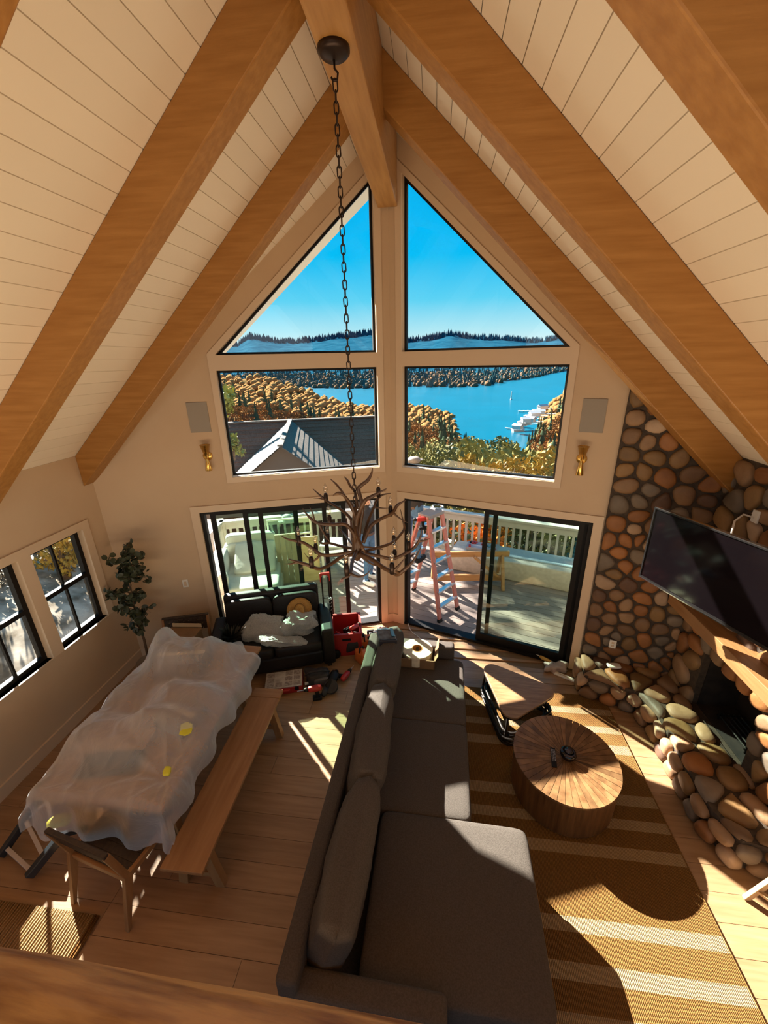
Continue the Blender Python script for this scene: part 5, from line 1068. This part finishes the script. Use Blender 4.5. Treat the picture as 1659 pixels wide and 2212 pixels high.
for k in range(6): me = crown(k*3.1); me.materials.append(ORA[k % 3]); me.polygons.foreach_set('use_smooth', [True]*len(me.polygons)); cm.append(me)
fm = []
for k in range(3): me = cone(k); me.materials.append(GRN); fm.append(me)
rs = random.Random(11)
def inview(az, el): return (-31 < az < -6.5 and -8.6 < el < -.5) or (-4.8 < az < 18 and -15 < el < -2)
cand = []
for k in range(9000):
    az = rs.uniform(-34, 20); t = rs.random()**1.25; r, z, el = ground(az, t)
    if inview(az, el) and r > 45: cand.append((r, az, z, el))
# thin out overlaps in plan, nearest first
cand.sort(); keep = []; grid = {}
for c in cand:
    p = pol(c[1], c[0], c[2]); d = 5.6+c[0]*.004; ky = (int(p[0]//12), int(p[1]//12)); ok = True
    for a in (-1, 0, 1):
        for b in (-1, 0, 1):
            for q in grid.get((ky[0]+a, ky[1]+b), ()):
                if hypot(q[0]-p[0], q[1]-p[1]) < d: ok = False
    if ok: grid.setdefault(ky, []).append(p); keep.append((c, p))
stuffv = G(); nO = nC = 0
c0 = cm[0]; lowc = crown(50, True); lv0 = [v.co.copy() for v in lowc.vertices]; lf0 = [tuple(p.vertices) for p in lowc.polygons]
for c, p in keep:
    s_ = rs.uniform(3.2, 5.0); con = rs.random() < (.16 if c[1] < 0 else .26)
    if con and nC < 130:
        h = rs.uniform(11, 18)
        obj('conifer_tree', fm[nC % 3], None, loc=(p[0], p[1], p[2]-1), label='dark green conifer among the orange trees, seen through the %s lower window' % ('left' if c[1] < -5 else 'right'), cat='tree', group='conifers seen through the %s window' % ('left' if c[1] < -5 else 'right')).scale = (h*.62, h*.62, h); nC += 1
    elif nO < 290:
        o = obj('autumn_tree', cm[nO % 6], None, loc=(p[0], p[1], p[2]+s_*.5), rot=(0, 0, rs.uniform(0, 6)), label='round orange autumn tree on the hillside, seen through the %s lower window' % ('left' if c[1] < -5 else 'right'), cat='tree', group='autumn trees seen through the %s window' % ('left' if c[1] < -5 else 'right')); o.scale = (s_, s_, s_*1.05); nO += 1
    else: stuffv.add([Vector(p)+Vector((v.x*s_, v.y*s_, v.z*s_+s_*.5)) for v in lv0], lf0)
obj('distant_trees', stuffv, ORA[1], kind='stuff', smooth=True, label='mass of orange autumn trees farther down towards the lake', cat='trees')
# small far trees: hill crest, opposite shore, ridge line
def mass(nm, n, fn, col, lab, cone_=False):
    g = G(); rs_ = random.Random(len(nm))
    for k in range(n):
        p, s_ = fn(rs_)
        if cone_: g.add([(p[0], p[1], p[2]+s_*2.6)]+[(p[0]+s_*.55*cos(q*1.2566), p[1]+s_*.55*sin(q*1.2566), p[2]) for q in range(5)], [(0, 1+q, 1+(q+1) % 5) for q in range(5)])
        else: g.add([Vector(p)+Vector((v.x*s_, v.y*s_, v.z*s_)) for v in lv0[::1]], lf0) if s_ > 40 else g.sup(p, (s_*2, s_*2, s_*1.8), 1, 1, 7, 4, None, .5, k)
    return obj(nm, g, col, kind='stuff', smooth=not cone_, label=lab, cat='trees')
def f1(r_): az = r_.uniform(-36, 20); t = r_.uniform(.0, .22)**1; r, z = farpt(az, t); return pol(az, r, z+2), r_.uniform(4, 9)
mass('far_shore_autumn_trees', 1500, f1, M('far_autumn', (.20, .10, .05), (.09, .08, .065), rough=.95, spec=0, sc=.03, det=3), 'orange trees on the opposite lake shore')
def f2(r_): az = r_.uniform(-36, 20); t = r_.uniform(.0, .45); r, z = farpt(az, t); return pol(az, r, z), r_.uniform(4.5, 9)
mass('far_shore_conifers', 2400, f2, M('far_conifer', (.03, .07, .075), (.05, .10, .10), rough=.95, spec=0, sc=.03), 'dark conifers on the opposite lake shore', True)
def f3(r_): az = r_.uniform(-34, 20); t = r_.uniform(.88, 1)**.5; r, z = farpt(az, t); return pol(az, r, z-8), r_.uniform(12, 22)
mass('ridge_conifers', 1600, f3, MTN, 'conifers along the haze-blue mountain ridge', True)
# marina
HW = M('dock_white', (.62, .58, .54), rough=.6); HR = M('dock_roof', (.36, .36, .40), rough=.7)
for k in range(14):
    az = 10.9+rs.uniform(0, 3.4); e_ = -9.3+(az-10.9)*.95+rs.uniform(-.5, .3); r = 400+rs.uniform(-15, 40); z = CZ+r*tan(radians(e_)); p = pol(az, r, z); t = thing('boat_dock_house', 'white boat house at the marina in the lake bay', 'boat house', p, rs.uniform(0, 3), 'boat houses at the marina')
    L, D, h = rs.uniform(7, 12), rs.uniform(4, 6), rs.uniform(2.2, 3.2); obj('wall', G().box((0, 0, h/2), (L, D, h)), HW, t); obj('roof', G().prism([(-D*.6, h), (D*.6, h), (0, h+1.6)], -L*.55, L*.55, lambda a, b, x: (x, a, b)), HR, t); obj('pier', G().box((L*.7, 0, -.3), (L*1.6, 1.6, .5)), HW, t)
t = thing('lake_marker', 'thin white marker tower standing in the lake', 'marker', pol(10.1, 720, -62)); obj('tower', G().tube([(0, 0, 0), (0, 0, 13)], [1.1, .7], 8), HW, t); obj('base', G().tube([(0, 0, -.5), (0, 0, 1.4)], [2.2, 1.6], 10), HR, t)
t = thing('lake_pier', 'long grey pier reaching into the lake at the right shore', 'pier', pol(12.6, 560, -61.5), radians(6)); obj('deck', G().box((0, 0, .8), (30, 3, .6)), HW, t)
for k in range(6): obj('pile', G().tube([(-13+k*5.2, 0, -1), (-13+k*5.2, 0, 1.8)], .35, 6), HR, t)
# leafy trees near the deck
def leafy(nm, lab, loc, R, n, mat, ls=.09, sd=0, sq=1.0):
    t = thing(nm, lab, 'tree' if 'tree' in nm else 'shrub', loc); rs_ = random.Random(sd+5); g = G(); gt = G()
    gt.tube([(0, 0, -R*1.3), (.05, 0, -.3*R), (0, 0, .4*R)], [.10, .08, .03], 8)
    for k in range(9):
        a = rs_.uniform(0, 6.28); e = rs_.uniform(-.2, 1.2); gt.tube([(0, 0, -.3*R), (R*.8*cos(a)*cos(e), R*.8*sin(a)*cos(e), R*.75*sin(e)*sq)], [.04, .01], 5)
    bl = [Vector((rs_.gauss(0, .45), rs_.gauss(0, .45), rs_.gauss(0, .38)*sq))*R for _ in range(26)]
    for k in range(n):
        b = bl[k % 26]; d = Vector((rs_.gauss(0, 1), rs_.gauss(0, 1), rs_.gauss(0, 1))).normalized()*R*.36*rs_.random()**.4; c = b+d; s_ = ls*rs_.uniform(.6, 1.3); M_ = Euler((rs_.uniform(0, 6), rs_.uniform(0, 6), 0)).to_matrix()
        g.add([c+M_ @ Vector(q)*s_ for q in ((-1, 0, 0), (0, -.55, .1), (1, 0, 0), (0, .55, .1))], [(0, 1, 2, 3)])
    obj('trunk', gt, BARK, t, smooth=True); obj('foliage', g, mat, t, kind='stuff')
YLW = M('yellow_leaf', (.38, .24, .025), (.28, .16, .016), rough=.7, sc=3, rnd=0); GRL = M('green_leaf', (.07, .075, .018), (.15, .125, .032), rough=.7, sc=1.5); ORL = M('orange_leaf', (.75, .25, .012), (.60, .16, .008), rough=.7, sc=3)
for a in (('leafy_tree', 'green leafy tree behind the deck railing left of the orange tree', (.5, 11.0, -.9), 1.6, 3200, GRL, .085, 1),
          ('leafy_tree', 'bright orange leafy tree seen through the deck balusters', (1.95, 10.2, -.75), .75, 2600, ORL, .07, 2),
          ('leafy_tree', 'green and yellow tree behind the deck railing in the middle of the right door', (3.3, 10.6, -.95), 1.35, 2800, GRL, .085, 3),
          ('yellow_shrub', 'bright yellow bush at the lower right of the right window', (4.7, 14.5, -.15), 1.35, 2600, YLW, .10, 4),
          ('yellow_shrub', 'yellow bush at the bottom middle of the right window', (2.2, 15.0, -.3), .9, 1600, YLW, .10, 5),
          ('yellow_shrub', 'small yellow bush between two larger ones at the bottom of the right window', (3.35, 14.4, -.35), 1.0, 1700, YLW, .10, 15),
          ('olive_tree', 'broad olive green oak tree filling the lower right window', (4.6, 22, -3.9), 3.2, 5200, OLV, .20, 6),
          ('olive_tree', 'olive green oak tree at the lower left of the right window', (1.9, 26, -5.0), 2.5, 3600, OLV, .20, 7),
          ('olive_tree', 'tall olive tree at the right edge of the right window', (7.4, 19, -1.9), 2.3, 3600, OLV, .16, 8),
          ('yellow_tree', 'yellow green leafy branch at the left edge of the left window', (-5.2, 10.6, 3.0), .50, 1300, M('lime_leaf', (.36, .31, .05), (.24, .24, .05), sc=3), .07, 9),
          ('yellow_tree', 'small yellow green tree at the lower left edge of the left window', (-4.95, 10.4, 1.85), .36, 800, M('lime_leaf_b', (.32, .29, .06), (.22, .22, .05), sc=3), .06, 10),
          ('yellow_shrub', 'yellow shrub outside the left wall window nearest the corner', (-7.1, 6.7, .25), .42, 900, YLW, .05, 12),
          ('brown_shrub', 'brown dry brush on the bank outside the left wall window nearest the corner', (-8.0, 7.6, .35), .85, 2200, M('brush', (.09, .07, .045), (.24, .19, .12), sc=4), .06, 13),
          ('brown_shrub', 'dark dry brush on the bank outside the second left wall window', (-7.9, 5.6, .5), .8, 2000, M('brush_b', (.07, .055, .04), (.18, .14, .09), sc=4), .06, 14)):
    leafy(a[0], a[1], a[2], a[3], a[4], a[5], a[6], a[7])
# olive and green shrubs between the deck and the hillside trees
src_ = [o for o in bpy.data.objects if o.name.startswith('olive_tree') and not o.parent]
rs = random.Random(5); kk = 0
for k in range(400):
    az = rs.uniform(-4.5, 17.5); r = rs.uniform(25, 52); el = -20.4+.15*r-(1.0 if az > 10 else 0)
    p = pol(az, r, CZ+r*tan(radians(el)))
    if any((Vector(p)-o.location).length < 2.6 for o in bpy.data.objects if o.name.startswith('olive_tree') and not o.parent): continue
    c = copy_tree(src_[kk % len(src_)]); f = rs.uniform(.55, .95); c.location = p; c.rotation_euler = (0, 0, rs.uniform(0, 6)); c.scale = (f, f, f*.9); kk += 1
    c['label'] = 'olive green oak bush on the slope below the right window'; c['group'] = 'oak bushes on the slope'
    if kk >= 34: break
# tall trees left of the deck, beyond the end wall: they dapple the deck
leafy('tall_tree', 'tall leafy tree left of the deck, outside the left window', (-9.4, 17.6, 9.4), 2.4, 1500, M('tall_leaf', (.20, .17, .04), (.30, .24, .06), sc=3), .12, 21)
tt_ = [o for o in bpy.data.objects if o.name.startswith('tall_tree')][0]
obj('trunk', G().tube([(0, 0, -16), (.1, 0, -8), (0, 0, -3)], [.28, .22, .14], 10), BARK, tt_, smooth=True)
